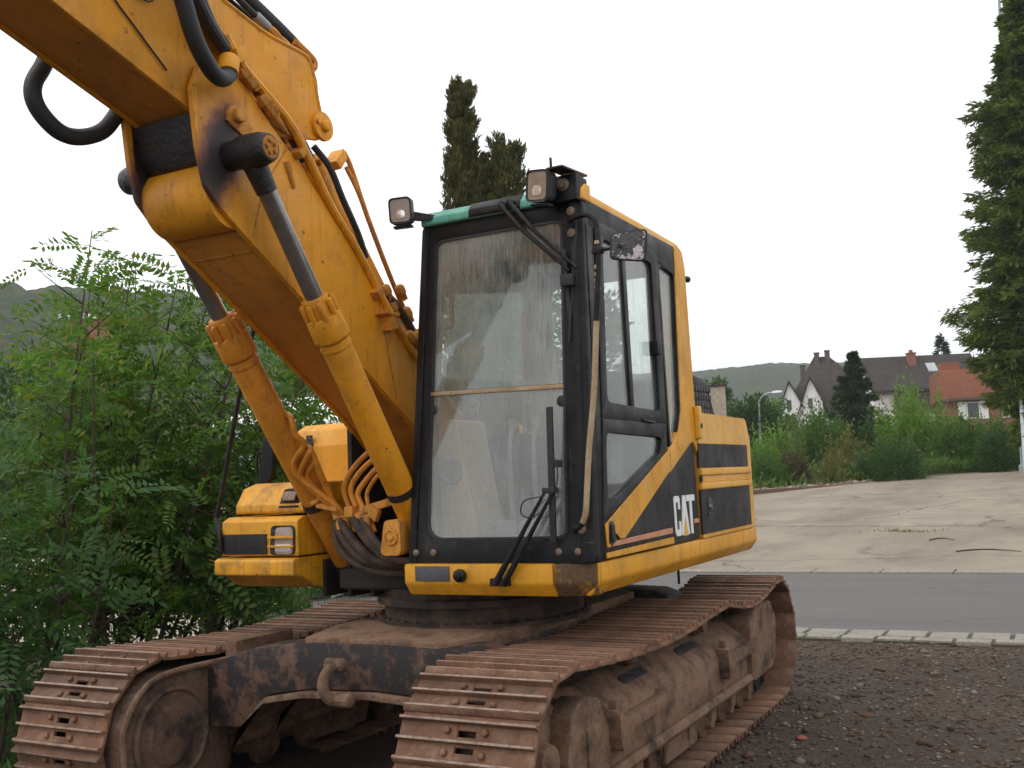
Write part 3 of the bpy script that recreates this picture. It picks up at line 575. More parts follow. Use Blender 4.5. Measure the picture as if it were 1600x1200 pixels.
conifer('right columnar thuja with a broad double top, above the cab lamp', 'thuja', (-24.15, -13.12, tz(-24)), 10.15, lambda t: .78 * lin([(0, .8), (.6, .8), (.92, .72), (1, .58)])(t), 50000, .15, 'thuja', 33, 0, 'columnar thujas behind the cab', 360, 'thuja', .10, 1.2, .22)
conifer('huge dark green conifer with ragged drooping sprays at the right edge', 'conifer', (-50.3, -.85, tz(-50.3)), 24.0, lin([(0, .8), (.09, 1.2), (.13, 1.5), (.17, 1.8), (.22, 2.1), (.28, 2.75), (.32, 2.6), (.37, 1.7), (.43, 1.9), (.48, 2.3), (.54, 1.7), (.62, 1.75), (.68, 2.05), (.73, 1.3), (.78, .9), (.86, .5), (.95, .25), (1, .05)]), 190000, .31, 'cypress', 34, .62, None, 560, 'conifer', .38, .15, .34, .055, .42)
conifer('dark spruce standing between the white gabled house and the grey roof', 'spruce', (-67.4, -11.5, tz(-67.4)), 7.5, lin([(0, 2.1), (.2, 2.0), (.5, 1.4), (.8, .62), (1, .05)]), 46000, .25, 'spruce', 35, .2, None, 190, 'spruce', .15, .25, .3)
conifer('small distant conifer peeking over the grey roof ridge', 'spruce', (-112.7, -10.4, tz(-112)), 12.9, lin([(0, 2.2), (.5, 1.3), (.8, .75), (1, .05)]), 5000, .5, 'spruce', 36, .2, None, 120, 'spruce', .15, .2, .3)
B_ = [('tall bright green shrub in front of the grey roof', -59.9, -7.0, (1.9, 2.0, 3.0), 9000, .24, 'shrubA'), ('dense dark rounded shrub at the edge of the concrete', -49.7, -7.0, (1.7, 1.4, 1.35), 8000, .15, 'shrubC'),
 ('bright green weeds beside the excavator tail', -48.3, -12.0, (1.25, 1.2, 1.9), 6500, .17, 'shrubA'), ('brown withered shrub among the weeds', -47.7, -10.9, (.65, .65, 1.25), 2500, .12, 'shrubE'),
 ('mid green young tree below the white gables', -59.7, -12.0, (1.7, 1.5, 2.6), 7000, .22, 'shrubB'), ('mid green shrub below the red brick house', -56.9, -4.6, (1.6, 1.5, 1.8), 7500, .2, 'shrubB'),
 ('green shrub half behind the huge conifer trunk', -59.9, -3.1, (1.5, 1.4, 1.9), 6000, .2, 'shrubB'), ('olive green shrub below the dark spruce', -55.2, -9.8, (1.3, 1.2, 1.5), 5500, .18, 'shrubD'),
 ('tall light shrub next to the brick house corner', -64.9, -7.6, (1.3, 1.2, 2.9), 6500, .24, 'shrubA'), ('low bright bush at the left end of the vacant lot', -46.0, -12.2, (.9, .9, 1.3), 3800, .14, 'shrubB'),
 ('broad bush below the twin white gables', -78, -17.2, (2.2, 2.0, 3.0), 5000, .3, 'shrubD'), ('green bush by the street lamp', -71.3, -15.6, (1.3, 1.3, 2.4), 4500, .26, 'shrubB'),
 ('dark bush between the spruce and the tall bright shrub', -63, -9.2, (1.5, 1.4, 2.4), 5500, .24, 'shrubC'), ('low olive shrub in front of the tall weeds', -50.6, -9.0, (.9, .8, .95), 3000, .12, 'shrubD'),
 ('dark bush at the foot of the huge conifer', -54.5, -2.6, (1.2, 1.1, 1.4), 4500, .17, 'shrubC'), ('pale grey green herb clump at the edge of the rubble', -47.6, -9.3, (.7, .6, .8), 2200, .1, 'shrubD')]
for i, (lab, x, y, rad, n, lf, mt) in enumerate(B_): shrub(lab, 'shrub', 'shrub', (x, y, tz(x) - .05), rad, n, lf, mt, 50 + i, 'shrubs on the vacant lot', 46, .20, .45, .6)
T_ = [('dark round tree left of the street lamp', -76, -20.6, 4.2, (2.4, 2.2, 2.6), 'shrubC'), ('small round tree rising behind the pale wall', -92.5, -28.3, 7.0, (1.9, 1.9, 2.6), 'shrubC'), ('mid green tree between the street lamps and the white gable', -82, -20.6, 4.2, (2.0, 1.9, 2.4), 'shrubB'),
      ('dark tree low behind the engine house', -80, -23.2, 3.0, (2.6, 2.2, 2.6), 'shrubC')]
def tree(lab, x, y, zc, rad, mt, seed, n=7000, lf=.34, group='trees by the street lamps'):
    rs = np.random.RandomState(seed); z0 = tz(x); root = thing('tree', lab, 'tree', (x, y, z0), group, True)
    P, D = blobs(n, 45, rad, rs, .17, 0, .5); P[:, 2] += zc - z0; V = leafquads(P, D, unit(rs.randn(n, 3)), lf * (.6 + .8 * rs.rand(n)), lf * .5 * (.7 + .6 * rs.rand(n))); raw('crown', V, qf(n), mt, root)
    b = MB(); b.tube([(0, 0, -.2), (.05, 0, (zc - z0) * .5), (0, .05, zc - z0 + rad[2] * .3)], [.22, .16, .05], 8)
    for k in range(6): a = k * 1.05; b.tube([(0, 0, (zc - z0) * (.5 + .06 * k)), (math.cos(a) * rad[0] * .6, math.sin(a) * rad[1] * .6, zc - z0 + rad[2] * (.1 * k - .2))], [.08, .02], 5)
    obj('trunk', b, 'bark', root); return root
for i, (lab, x, y, zc, rad, mt) in enumerate(T_): tree(lab, x, y, zc, rad, mt, 80 + i)
L_ = [('leafy bush between the lift cylinders in front of the white shed', -23.4, -19.0, 1.5, (1.3, 1.3, 1.3), 'shrubB', .16), ('broad green tree behind the thicket on the left', -25.5, -30.5, 2.6, (4.2, 4.2, 2.4), 'shrubB', .24),
      ('dark green tree at the far left behind the saplings', -20.5, -26.4, 3.2, (2.8, 2.8, 2.4), 'shrubC', .22), ('green tree left of the white shed', -26.5, -24.2, 2.0, (1.7, 1.7, 1.5), 'shrubB', .2), ('yellowing tree behind the far lift cylinder', -20.8, -16.6, 2.2, (.95, .9, .8), 'shrubF', .13)]
for i, (lab, x, y, zc, rad, mt, lf) in enumerate(L_): tree(lab, x, y, zc, rad, mt, 90 + i, 8000, lf, 'trees behind the fence on the left')
for lab, x, y, rad, n, mt, sd2 in (('low leafy plant behind the toolbox, beside the rear of the far track', -10.2, -9.2, (.5, .5, .55), 1800, 'robinia2', 131), ('low bright plant between the toolbox and the slewing ring', -12.5, -9.6, (.7, .6, .6), 2200, 'shrubB', 132)):
    shrub(lab, 'low_plant', 'plant', (x, y, tz(x)), rad, n, .11, mt, sd2, 'low plants behind the machine', 30, .2, .5)
# weeds and undergrowth: nobody could count them
def weeds(name, n, xf, seed, leaf, mat, hgt):
    rs = np.random.RandomState(seed); X, Y = xf(rs, n); c = vnoise(X, Y, 1.4, seed) + .5; P = np.stack([X, Y, TZ(X) + rs.rand(n) * hgt * c], 1)
    V = leafquads(P, np.stack([rs.randn(n) * .5, rs.randn(n) * .5, .4 + rs.rand(n)], 1), unit(rs.randn(n, 3)), leaf * (.5 + rs.rand(n)), leaf * .22 * (.6 + rs.rand(n))); tag(raw(name, V, qf(n), mat), kind='stuff')
def lot(rs, n):
    x = rs.uniform(-64, -40, n); e = np.interp(x, [-64, -56.5, -51.8, -46, -39.9], [2, -1.7, -5.7, -8.7, -11.1]); return x, e - .5 - 2.2 * (x > -51) * (rs.rand(n) < .90) - rs.rand(n) ** 1.5 * 9
weeds('weeds', 24000, lot, 21, .26, 'shrubB', .9); weeds('dry_weeds', 7000, lot, 22, .26, 'shrubD', .9)
weeds('undergrowth', 7000, lambda rs, n: (rs.uniform(-10.2, -3.2, n), -4.95 - rs.rand(n) ** 1.2 * 1.6), 23, .10, 'robinia2', .40)
V, Fq = stones(2600, -52, -39, -12.5, -5.6, .03, .17, 8); V = np.array(V); cx = V.reshape(-1, 12, 3)[:, :, :2].mean(1); e = np.interp(cx[:, 0], [-56.5, -51.8, -46, -39.9], [-1.7, -5.7, -8.7, -11.1]); ok = (cx[:, 1] < e - .1) & (cx[:, 1] > e - 2.8)
V3_ = V.reshape(-1, 12, 3)[ok]; nn = len(V3_); Fq = (Fq[:20] % 12)[None] + (np.arange(nn) * 12)[:, None, None]; tag(raw('rubble', V3_.reshape(-1, 3), Fq.reshape(-1, 3), 'rubble'), kind='stuff')
M['straw'] = foliage('straw_leaf', [(.22, .20, .07), (.30, .27, .12), (.15, .17, .05), (.26, .18, .08)], .25)
weeds('yellow_weeds', 1500, lambda rs, n: (lambda q: (q[0], q[1] - .8))(lot(rs, n)), 27, .24, 'straw', 1.5)
weeds('crack_grass', 150, lambda rs, n: (lambda a: (-22.6 + .12 * np.sin(a * 5) + rs.randn(n) * .05, -3.0 + a))(rs.randn(n) * .4), 28, .07, 'shrubD', .03)
# ---- fence on the left
def fence_root():
    fr = thing('wire_fence', 'green wire mesh fence with slim posts hidden in the robinia thicket', 'fence', (-7, -6.9, 0)); 
    for x in np.arange(-9.75, -2.3, 2.45):
        b = MB(); b.box(x - .03, x + .03, -6.95, -6.89, 0, 1.55); b.box(x - .034, x + .034, -6.954, -6.886, 1.55, 1.57); obj('fence_post', b, 'greenpost', fr, .005)
    b = MB()
    for z in np.arange(.12, 1.5, .10): b.box(-9.78, -2.4, -6.887, -6.883, z - .002, z + .002)
    for x in np.arange(-9.78, -2.4, .10): b.box(x - .002, x + .002, -6.882, -6.878, .05, 1.5)
    obj('wire_mesh', b, 'greenpost', fr, smooth=False)
    b = MB(); b.box(-9.85, -2.4, -7.02, -6.96, -.1, .14); obj('base_board', b, 'gutter', fr, .01)
fence_root()
b = MB(); b.box(-7.86, -7.72, -7.78, -7.62, -.1, 1.70); b.box(-7.88, -7.70, -7.80, -7.60, 1.70, 1.74); tag(obj('gate_post', b, 'greenpost', None, .012), 'broad dark gate post behind the thicket, left of the grab rail', 'post')
root = thing('sign_board', 'narrow pale blue sign on a post left of the far lift cylinder', 'sign', (-15.95, -14.7, 0))
M['signblue'] = plain('sign_blue', (.20, .30, .45), .5, .1, 8); M['signwhite'] = plain('sign_white', (.60, .66, .72), .5, .1, 8)
b = MB(); b.box(-16.0, -15.95, -14.92, -14.56, 1.0, 2.35); obj('board', b, 'signwhite', root, .008); b = MB(); b.box(-15.948, -15.94, -14.90, -14.58, 1.95, 2.30); obj('blue_panel', b, 'signblue', root); b = MB(); b.box(-16.05, -16.0, -14.77, -14.71, -.1, 2.2); obj('post', b, 'galv', root)

# ---- buildings
def window_part(root, x, z, w_, h_, face, d=0, shut=False, frame='render_w'):
    """window in the wall local y = d (face 'y') or local x = d (face 'x')"""
    b = MB(); g_ = MB()
    if face == 'y': b.ring([(x, d - .05, z), (x + w_, d - .05, z), (x + w_, d - .05, z + h_), (x, d - .05, z + h_)], [(x + .08, d - .05, z + .08), (x + w_ - .08, d - .05, z + .08), (x + w_ - .08, d - .05, z + h_ - .08), (x + .08, d - .05, z + h_ - .08)], (0, .06, 0)); g_.box(x + .06, x + w_ - .06, d - .02, d + .01, z + .06, z + h_ - .06); b.box(x + w_ / 2 - .03, x + w_ / 2 + .03, d - .06, d - .02, z, z + h_)
    else: b.ring([(d - .05, x, z), (d - .05, x + w_, z), (d - .05, x + w_, z + h_), (d - .05, x, z + h_)], [(d - .05, x + .08, z + .08), (d - .05, x + w_ - .08, z + .08), (d - .05, x + w_ - .08, z + h_ - .08), (d - .05, x + .08, z + h_ - .08)], (.06, 0, 0)); g_.box(d - .02, d + .01, x + .06, x + w_ - .06, z + .06, z + h_ - .06)
    o = obj('window', b, frame, root, smooth=False); obj('pane', g_, 'glassH', o, smooth=False)
    if shut:
        for sx in (x - .56, x + w_ + .02):
            s = MB(); s.box(sx, sx + .54, d - .07, d - .02, z - .03, z + h_ + .03)
            for q in np.arange(z + .06, z + h_ - .05, .14): s.box(sx + .05, sx + .49, d - .085, d - .07, q, q + .07)
            obj('shutter', s, 'render_w', root, smooth=False)
# twin-gabled white house: two gables towards the viewer under one high brown roof
x, y = -97.0, -17.2; z0 = tz(x)
TW = thing('gabled_house', 'white house with two steep gables and a high brown roof', 'house', (x, y, z0 - .3), None, True); TW.rotation_euler.z = R(10)
zr = 12.4 - z0 + .3; ze_ = 5.4
b = MB(); b.box(-12, -2.0, -5.6, 4.6, 0, ze_); obj('wall', b, 'render_w', TW)
b = MB(); b.add([(-1.6, -6.1, ze_ - .2), (-1.6, 5.0, ze_ - .2), (-12.4, 5.0, ze_ - .2), (-12.4, -6.1, ze_ - .2), (-6.5, -2.6, zr), (-6.5, -1.2, zr)], [(0, 1, 5, 4), (1, 2, 5), (2, 3, 4, 5), (3, 0, 4), (3, 2, 1, 0)]); RFm = obj('roof', b, 'roofdark', TW, smooth=False)
for yc, hw, zt in ((-4.9, 1.15, 8.5), (-3.0, 1.2, 8.8)):
    b = MB(); b.prism([(yc - hw, 0), (yc + hw * .9, 0), (yc + hw * .9, 6.6), (yc + .1, zt), (yc - hw, 5.2)], 'x', -3, .2); obj('gable_wall', b, 'render_w', TW)
    b = MB(); b.prism([(yc - hw - .15, 5.0), (yc + .1, zt + .05), (yc + hw + .25, 5.9), (yc + hw + .25, 6.1), (yc + .1, zt + .28), (yc - hw - .15, 5.2)], 'x', -6, .45); obj('gable_roof', b, 'roofdark', TW)
    window_part(TW, yc - .35, 3.2, .7, 1.3, 'x', .24, False, 'darkwood'); window_part(TW, yc - .2, 6.0, .4, .9, 'x', .24, False, 'darkwood')
for yy, zz in ((-3.7, zr - 1.6), (-2.3, zr - .45), (-1.3, zr - .3)):
    b = MB(); b.box(-6.4, -5.9, yy - .24, yy + .24, zz - 1.5, zz + .75); b.box(-6.45, -5.85, yy - .28, yy + .28, zz + .75, zz + .85); obj('chimney', b, 'darkwood', RFm)
# long grey roof house
GR = thing('grey_roofed_house', 'long house with grey tiled roof, brick chimney and skylight', 'house', (-94.0, -13.6, tz(-94) - .3), None, True); GR.rotation_euler.z = R(27)
zo = tz(-94) - .3; he = 8.5 - zo; hr_ = 11.0 - zo
b = MB(); b.prism([(0, 0), (0, he - .4), (-2.6, hr_ - .1), (-6.5, he - .4), (-6.5, 0)], 'y', -.6, 8.8); obj('wall', b, 'render_w', GR)
b = MB(); b.prism([(.6, he - .75), (-2.6, hr_), (-7.0, he - .9), (-7.0, he - .7), (-2.6, hr_ + .2), (.6, he - .55)], 'y', -.9, 9.2); rf = obj('roof', b, 'roofgrey', GR)
b = MB(); b.box(.0, .45, 1.2, 8.8, he - 2.2, he - .95); b.box(.45, .52, 1.2, 8.8, he - 1.05, he - .92); obj('dormer_band', b, 'darkwood', GR)
window_part(GR, 4.8, he - 2.1, 1.4, 1.1, 'x', .5, False, 'darkwood'); window_part(GR, 1.9, he - 3.9, 1.0, 1.3, 'x', .06)
b = MB(); b.box(-2.2, -1.6, 3.3, 3.95, hr_ - 1.8, hr_ + .30); b.box(-2.25, -1.55, 3.25, 4.0, hr_ + .30, hr_ + .40); b.box(-2.05, -1.75, 3.5, 3.75, hr_ + .40, hr_ + .65); obj('chimney', b, 'brick', rf)
b = MB(); k = (hr_ - he + .75) / 3.2
b.slab([(-1.0, 4.75, hr_ - k * 1.6 + .28), (-1.0, 5.6, hr_ - k * 1.6 + .28), (-1.75, 5.6, hr_ - k * .85 + .28), (-1.75, 4.75, hr_ - k * .85 + .28)], [(-1.0, 4.75, hr_ - k * 1.6 + .1), (-1.0, 5.6, hr_ - k * 1.6 + .1), (-1.75, 5.6, hr_ - k * .85 + .1), (-1.75, 4.75, hr_ - k * .85 + .1)]); obj('skylight', b, 'galv', rf, smooth=False)
# red brick house with a tiled mansard
BH_ = thing('brick_house', 'red brick house with orange tiled mansard roof and white shutters', 'house', (-86.4, -7.75, tz(-86) - .3), None, True); BH_.rotation_euler.z = R(12); zo = tz(-86) - .3
he = 6.35 - zo; hr_ = 8.75 - zo
b = MB(); b.box(-7, 0, 0, 7.5, 0, he); obj('wall', b, 'brick', BH_)
b = MB(); b.prism([(.35, he), (.35, he + .25), (-.45, hr_), (-6.6, hr_), (-7.3, he + .25), (-7.3, he)], 'y', -.3, 7.8); b.box(-4.5, -2.5, .2, 1.6, hr_, hr_ + .75); rf = obj('roof', b, 'tile', BH_)
b = MB(); b.box(.30, .48, -.3, 7.8, he - .12, he + .06); obj('gutter', b, 'darkwood', BH_)
b = MB(); b.box(-1.5, .12, 3.0, 5.3, he + .7, he + 1.95); b.box(.12, .16, 3.1, 5.2, he + .8, he + 1.85); obj('dormer', b, 'roofgrey', rf)
for yy in (1.5, 4.6):
    b = MB(); b.ring([(.04, yy, he - 1.55), (.04, yy + .95, he - 1.55), (.04, yy + .95, he - .25), (.04, yy, he - .25)], [(.04, yy + .08, he - 1.47), (.04, yy + .87, he - 1.47), (.04, yy + .87, he - .33), (.04, yy + .08, he - .33)], (-.06, 0, 0)); o = obj('window', b, 'render_w', BH_, smooth=False)
    b = MB(); b.box(-.03, .01, yy + .06, yy + .9, he - 1.5, he - .3); obj('pane', b, 'glassH', o, smooth=False)
    for sy in (yy - .60, yy + .98): b = MB(); b.box(.02, .08, sy, sy + .56, he - 1.6, he - .2); obj('shutter', b, 'render_w', BH_)
# pale wall behind the engine house
b = MB(); b.prism([(-63, -18.35), (-64, -27), (-71, -27), (-69, -20.3)], 'z', tz(-66), 6.95); o = thing('pale_building', 'pale weathered flat-roofed building just behind the engine house', 'building', (-66, -22, tz(-66))); obj('wall', b, 'wallconc', o, .05); b = MB(); b.prism([(-62.9, -18.25), (-63.9, -27.1), (-71.1, -27.1), (-69.0, -20.1)], 'z', 6.95, 7.06); obj('roof_edge', b, 'roofgrey', o)
# left: white sheds, brick tower
WS = thing('white_shed', 'long white industrial shed with pale roof, behind the lift cylinders', 'shed', (-47, -41, tz(-47)), None, True); WS.rotation_euler.z = R(20)
b = MB(); b.box(-18, 0, -3.5, 12, -.5, 4.6); obj('wall', b, 'signwhite', WS, smooth=False); b = MB(); b.prism([(.6, 4.5), (-9, 6.8), (-18.6, 4.5), (-18.6, 4.7), (-9, 7.05), (.6, 4.7)], 'y', -4, 12.4); obj('roof', b, 'white_roof', WS, smooth=False)
BT = thing('brick_tower', 'slim red brick tower with a flat cap seen through the thicket', 'tower', (-38, -46.0, tz(-38)), None, True); BT.rotation_euler.z = R(35)
b = MB(); b.box(-1.1, 1.1, -1.1, 1.1, -.3, 10.6); obj('wall', b, 'brick', BT, smooth=False); b = MB(); b.box(-1.3, 1.3, -1.3, 1.3, 10.6, 10.85); obj('cap', b, 'white_roof', BT, smooth=False); 
for z_ in (7.2, 3.4): b = MB(); b.box(1.09, 1.14, -.45, .35, z_, z_ + 1.6); obj('window', b, 'glassH', BT, smooth=False)
# ---- street lamps, poles
def lamp(lab, base, h, seed, yaw):
    o = thing('street_lamp', lab, 'street lamp', base, 'street lamps beyond the vacant lot', True); o.rotation_euler = (R(-2), 0, yaw)
    b = MB(); b.tube(smooth_path([(0, 0, -.2), (0, 0, h * .5), (0, 0, h - 1.0), (0, .12, h - .45), (0, .55, h - .08), (0, 1.15, h)], 6), list(np.linspace(.09, .05, 31)), 8); obj('pole', b, 'galv', o)
    b = MB(); b.slab([(.10 * a, 1.1 + .75 * t, h - .05 + z) for a, t, z in ((-1, 0, 0), (1, 0, 0), (1.5, .6, 0), (.8, 1, .02), (-.8, 1, .02), (-1.5, .6, 0))], [(.07 * a, 1.1 + .72 * t, h + .10 + z) for a, t, z in ((-1, 0, 0), (1, 0, 0), (1.5, .6, .04), (.8, 1, 0), (-.8, 1, 0), (-1.5, .6, .04))]); obj('lamp_head', b, 'white_roof', o, .02)
lamp('nearer street lamp, its curved arm pointing right', (-74.6, -19.45, tz(-74.6)), 5.95, 1, R(-12)); lamp('farther street lamp, its arm pointing left', (-94.5, -23.0, tz(-94.5)), 5.9, 2, R(165))
b = MB(); b.tube([(-52.3, -1.66, .8), (-51.9, -.76, 26)], [.10, .06], 10); b.lathe((-52.3, -1.66, .75), (0, 0, 1), [(0, .16), (.5, .16), (.55, .11)], 10); tag(obj('flag_pole', b, 'galv'), 'tall thin grey pole rising behind the huge conifer', 'pole')
b = MB(); b.cyl((-48.9, -1.42, .7), (-48.85, -1.36, 4.1), .11, .10, 12); b.lathe((-48.85, -1.36, 4.1), (0, 0, 1), [(0, .12), (.06, .12), (.1, .05)], 12); tag(obj('marker_post', b, 'signwhite'), 'whitish post beside the trunk of the huge conifer', 'post')
# ---- wooded hills
def hill(name, th0, th1, r0, r1, prof, cell, amp, nt_, nr, mat, seed):
    th = np.radians(np.linspace(th0, th1, nt_)); r = np.linspace(r0, r1, nr); T, Rr = np.meshgrid(th, r, indexing='ij'); X = -np.cos(T) * Rr; Y = -np.sin(T) * Rr
    hh = np.interp(np.degrees(T), *zip(*prof)) * r1 * .93; s = (Rr - r0) / (r1 - r0); Z = 1.2 + hh * (s * s * (3 - 2 * s)) ** .8 + vnoise(X, Y, r1 * .06, seed) * hh * .10 * np.sin(np.pi * np.clip(s, 0, 1)) * (1 - s)
    # canopy: dome of the nearest tree in a jittered grid
    rs = np.random.RandomState(seed); J = rs.rand(97, 97, 3); gi = np.floor(X / cell).astype(int); gj = np.floor(Y / cell).astype(int); best = np.full(X.shape, -9.)
    for a in (-1, 0, 1):
        for c in (-1, 0, 1):
            q = J[(gi + a) % 97, (gj + c) % 97]; dx = (gi + a + q[..., 0]) * cell - X; dy = (gj + c + q[..., 1]) * cell - Y
            best = np.maximum(best, (.6 + .8 * q[..., 2]) * amp - (dx * dx + dy * dy) / (cell * cell) * amp * 1.4)
    Z = Z + np.clip(best, 0, None) * np.clip(s * 12, 0, 1)
    V = np.stack([X, Y, Z], -1).reshape(-1, 3); i, j = np.meshgrid(np.arange(nt_ - 1), np.arange(nr - 1), indexing='ij'); a = (i * nr + j).ravel(); o = raw(name, V, np.stack([a, a + nr, a + nr + 1, a + 1], 1), mat); o.data.shade_smooth(); tag(o, kind='structure')
hill('hill', 30, 75, 190, 520, [(30, .05), (34, .075), (38.7, .115), (41.4, .150), (45.4, .182), (50, .182), (54.7, .186), (75, .19)], 8.5, 5.0, 560, 260, 'hill', 3)
hill('hill', -14, 40, 420, 930, [(-14, .085), (0, .090), (5, .092), (10.8, .097), (13.9, .101), (17.8, .097), (25, .10), (40, .11)], 7.5, 2.6, 560, 200, 'hillfar', 4)

# tree behind the machine that shows through the rear window of the cab
tree('loose leafy tree seen only through the rear window of the cab', -29.0, -12.75, 4.6, (1.1, 1.1, 3.2), 'shrubC', 120, 4200, .26, 'trees by the street lamps')
# ---- the air between here and the hills
m, nt, b = nodes('haze_air'); nt.nodes.remove(b); pv = nt.nodes.new('ShaderNodeVolumePrincipled'); pv.inputs['Color'].default_value = (.95, .98, 1.0, 1); pv.inputs['Density'].default_value = .00040; pv.inputs['Anisotropy'].default_value = .2
nt.links.new(pv.outputs[0], nt.nodes['Material Output'].inputs['Volume']); M['haze'] = m
b = MB(); b.box(-2520, 320, -2520, 2020, -1.5, 230); tag(obj('haze', b, 'haze', smooth=False), kind='stuff')
# ================================================================== excavator
EX = thing('excavator', 'old yellow and black crawler excavator with grimy cab windows and rusty brown tracks', 'excavator', (-5.4, -3.2, 0))

# ---- tracks -------------------------------------------------------
XF, XR, RT, ZC = -3.84, -7.26, .385, .43          # idler and sprocket centres, path radius, axle height
def track_path():
    P = []
    top = ZC + RT
    for k in range(0, 25):                        # front half circle from top to bottom
        a = math.pi / 2 - math.pi * k / 24; P.append((XF + RT * math.cos(a), ZC + RT * math.sin(a)))
    P.append((XR, ZC - RT))
    for k in range(1, 25):
        a = -math.pi / 2 - math.pi * k / 24; P.append((XR + RT * math.cos(a), ZC + RT * math.sin(a)))
    for k in range(1, 60):                        # sagging top run over one carrier roller
        t = k / 60; x = XR + (XF - XR) * t
        if t < .36: z = top - .075 * math.sin(math.pi * t / .36) ** 1.2 - .012 * t / .36
        else: z = top - .012 - .055 * math.sin(math.pi * (t - .36) / .64) ** 1.2 + .012 * (t - .36) / .64
        P.append((x, z))
    return np.array(P + [P[0]])
TP = track_path(); seg_l = np.linalg.norm(np.diff(TP, axis=0), axis=1); cum = np.concatenate([[0], np.cumsum(seg_l)]); TL = cum[-1]
def on_path(s):
    s = s % TL; i = min(np.searchsorted(cum, s, side='right') - 1, len(seg_l) - 1); t = (s - cum[i]) / seg_l[i]
    p = TP[i] * (1 - t) + TP[i + 1] * t
    e = .04; 
    def q(s):
        s = s % TL; i = min(np.searchsorted(cum, s, side='right') - 1, len(seg_l) - 1); t = (s - cum[i]) / seg_l[i]; return TP[i] * (1 - t) + TP[i + 1] * t
    d = q(s + e) - q(s - e); d /= np.linalg.norm(d)
    return p, d
NS = 48; PITCH = TL / NS; HW = .31
def shoe_mesh():
    """triple-grouser shoe: local x along travel, y across, z outwards"""
    b = MB(); h = PITCH / 2
    full = [(-h - .012, -.012), (h - .004, -.006), (h + .002, .012), (h - .012, .034), (h - .024, .034), (h - .030, .010), (.008, .008), (.006, .032), (-.006, .032), (-.008, .008),
            (-h + .030, .008), (-h + .024, .034), (-h + .012, .034), (-h + .006, .006), (-h - .012, .0)]
    for a, c in ((-HW, -.042), (.042, HW)): b.prism(full, 'y', a, c)
    for sl in ([(-h - .012, -.012), (-h + .052, -.010), (-h + .052, .008), (-h + .030, .008), (-h + .024, .034), (-h + .012, .034), (-h + .006, .006), (-h - .012, .0)],
               [(h - .055, -.009), (h - .004, -.006), (h + .002, .012), (h - .012, .034), (h - .024, .034), (h - .030, .010), (h - .055, .009)],
               [(-.020, -.01), (.020, -.01), (.020, .008), (.008, .008), (.006, .032), (-.006, .032), (-.008, .008), (-.020, .008)]):
        b.prism(sl, 'y', -.042, .042)
    b.k = 1
    for x0, x1 in ((h - .0245, h - .0115), (-.0065, .0065), (-h + .0115, -h + .0245)): b.box(x0, x1, -HW, HW, .0305, .0345)
    b.k = 0
    for y in (-.085, .085):
        for x in (-.042, .044): b.lathe((x, y, .006), (0, 0, 1), [(0, .016), (.017, .016), (.021, .010)], 6)
    return b
SHOE = None
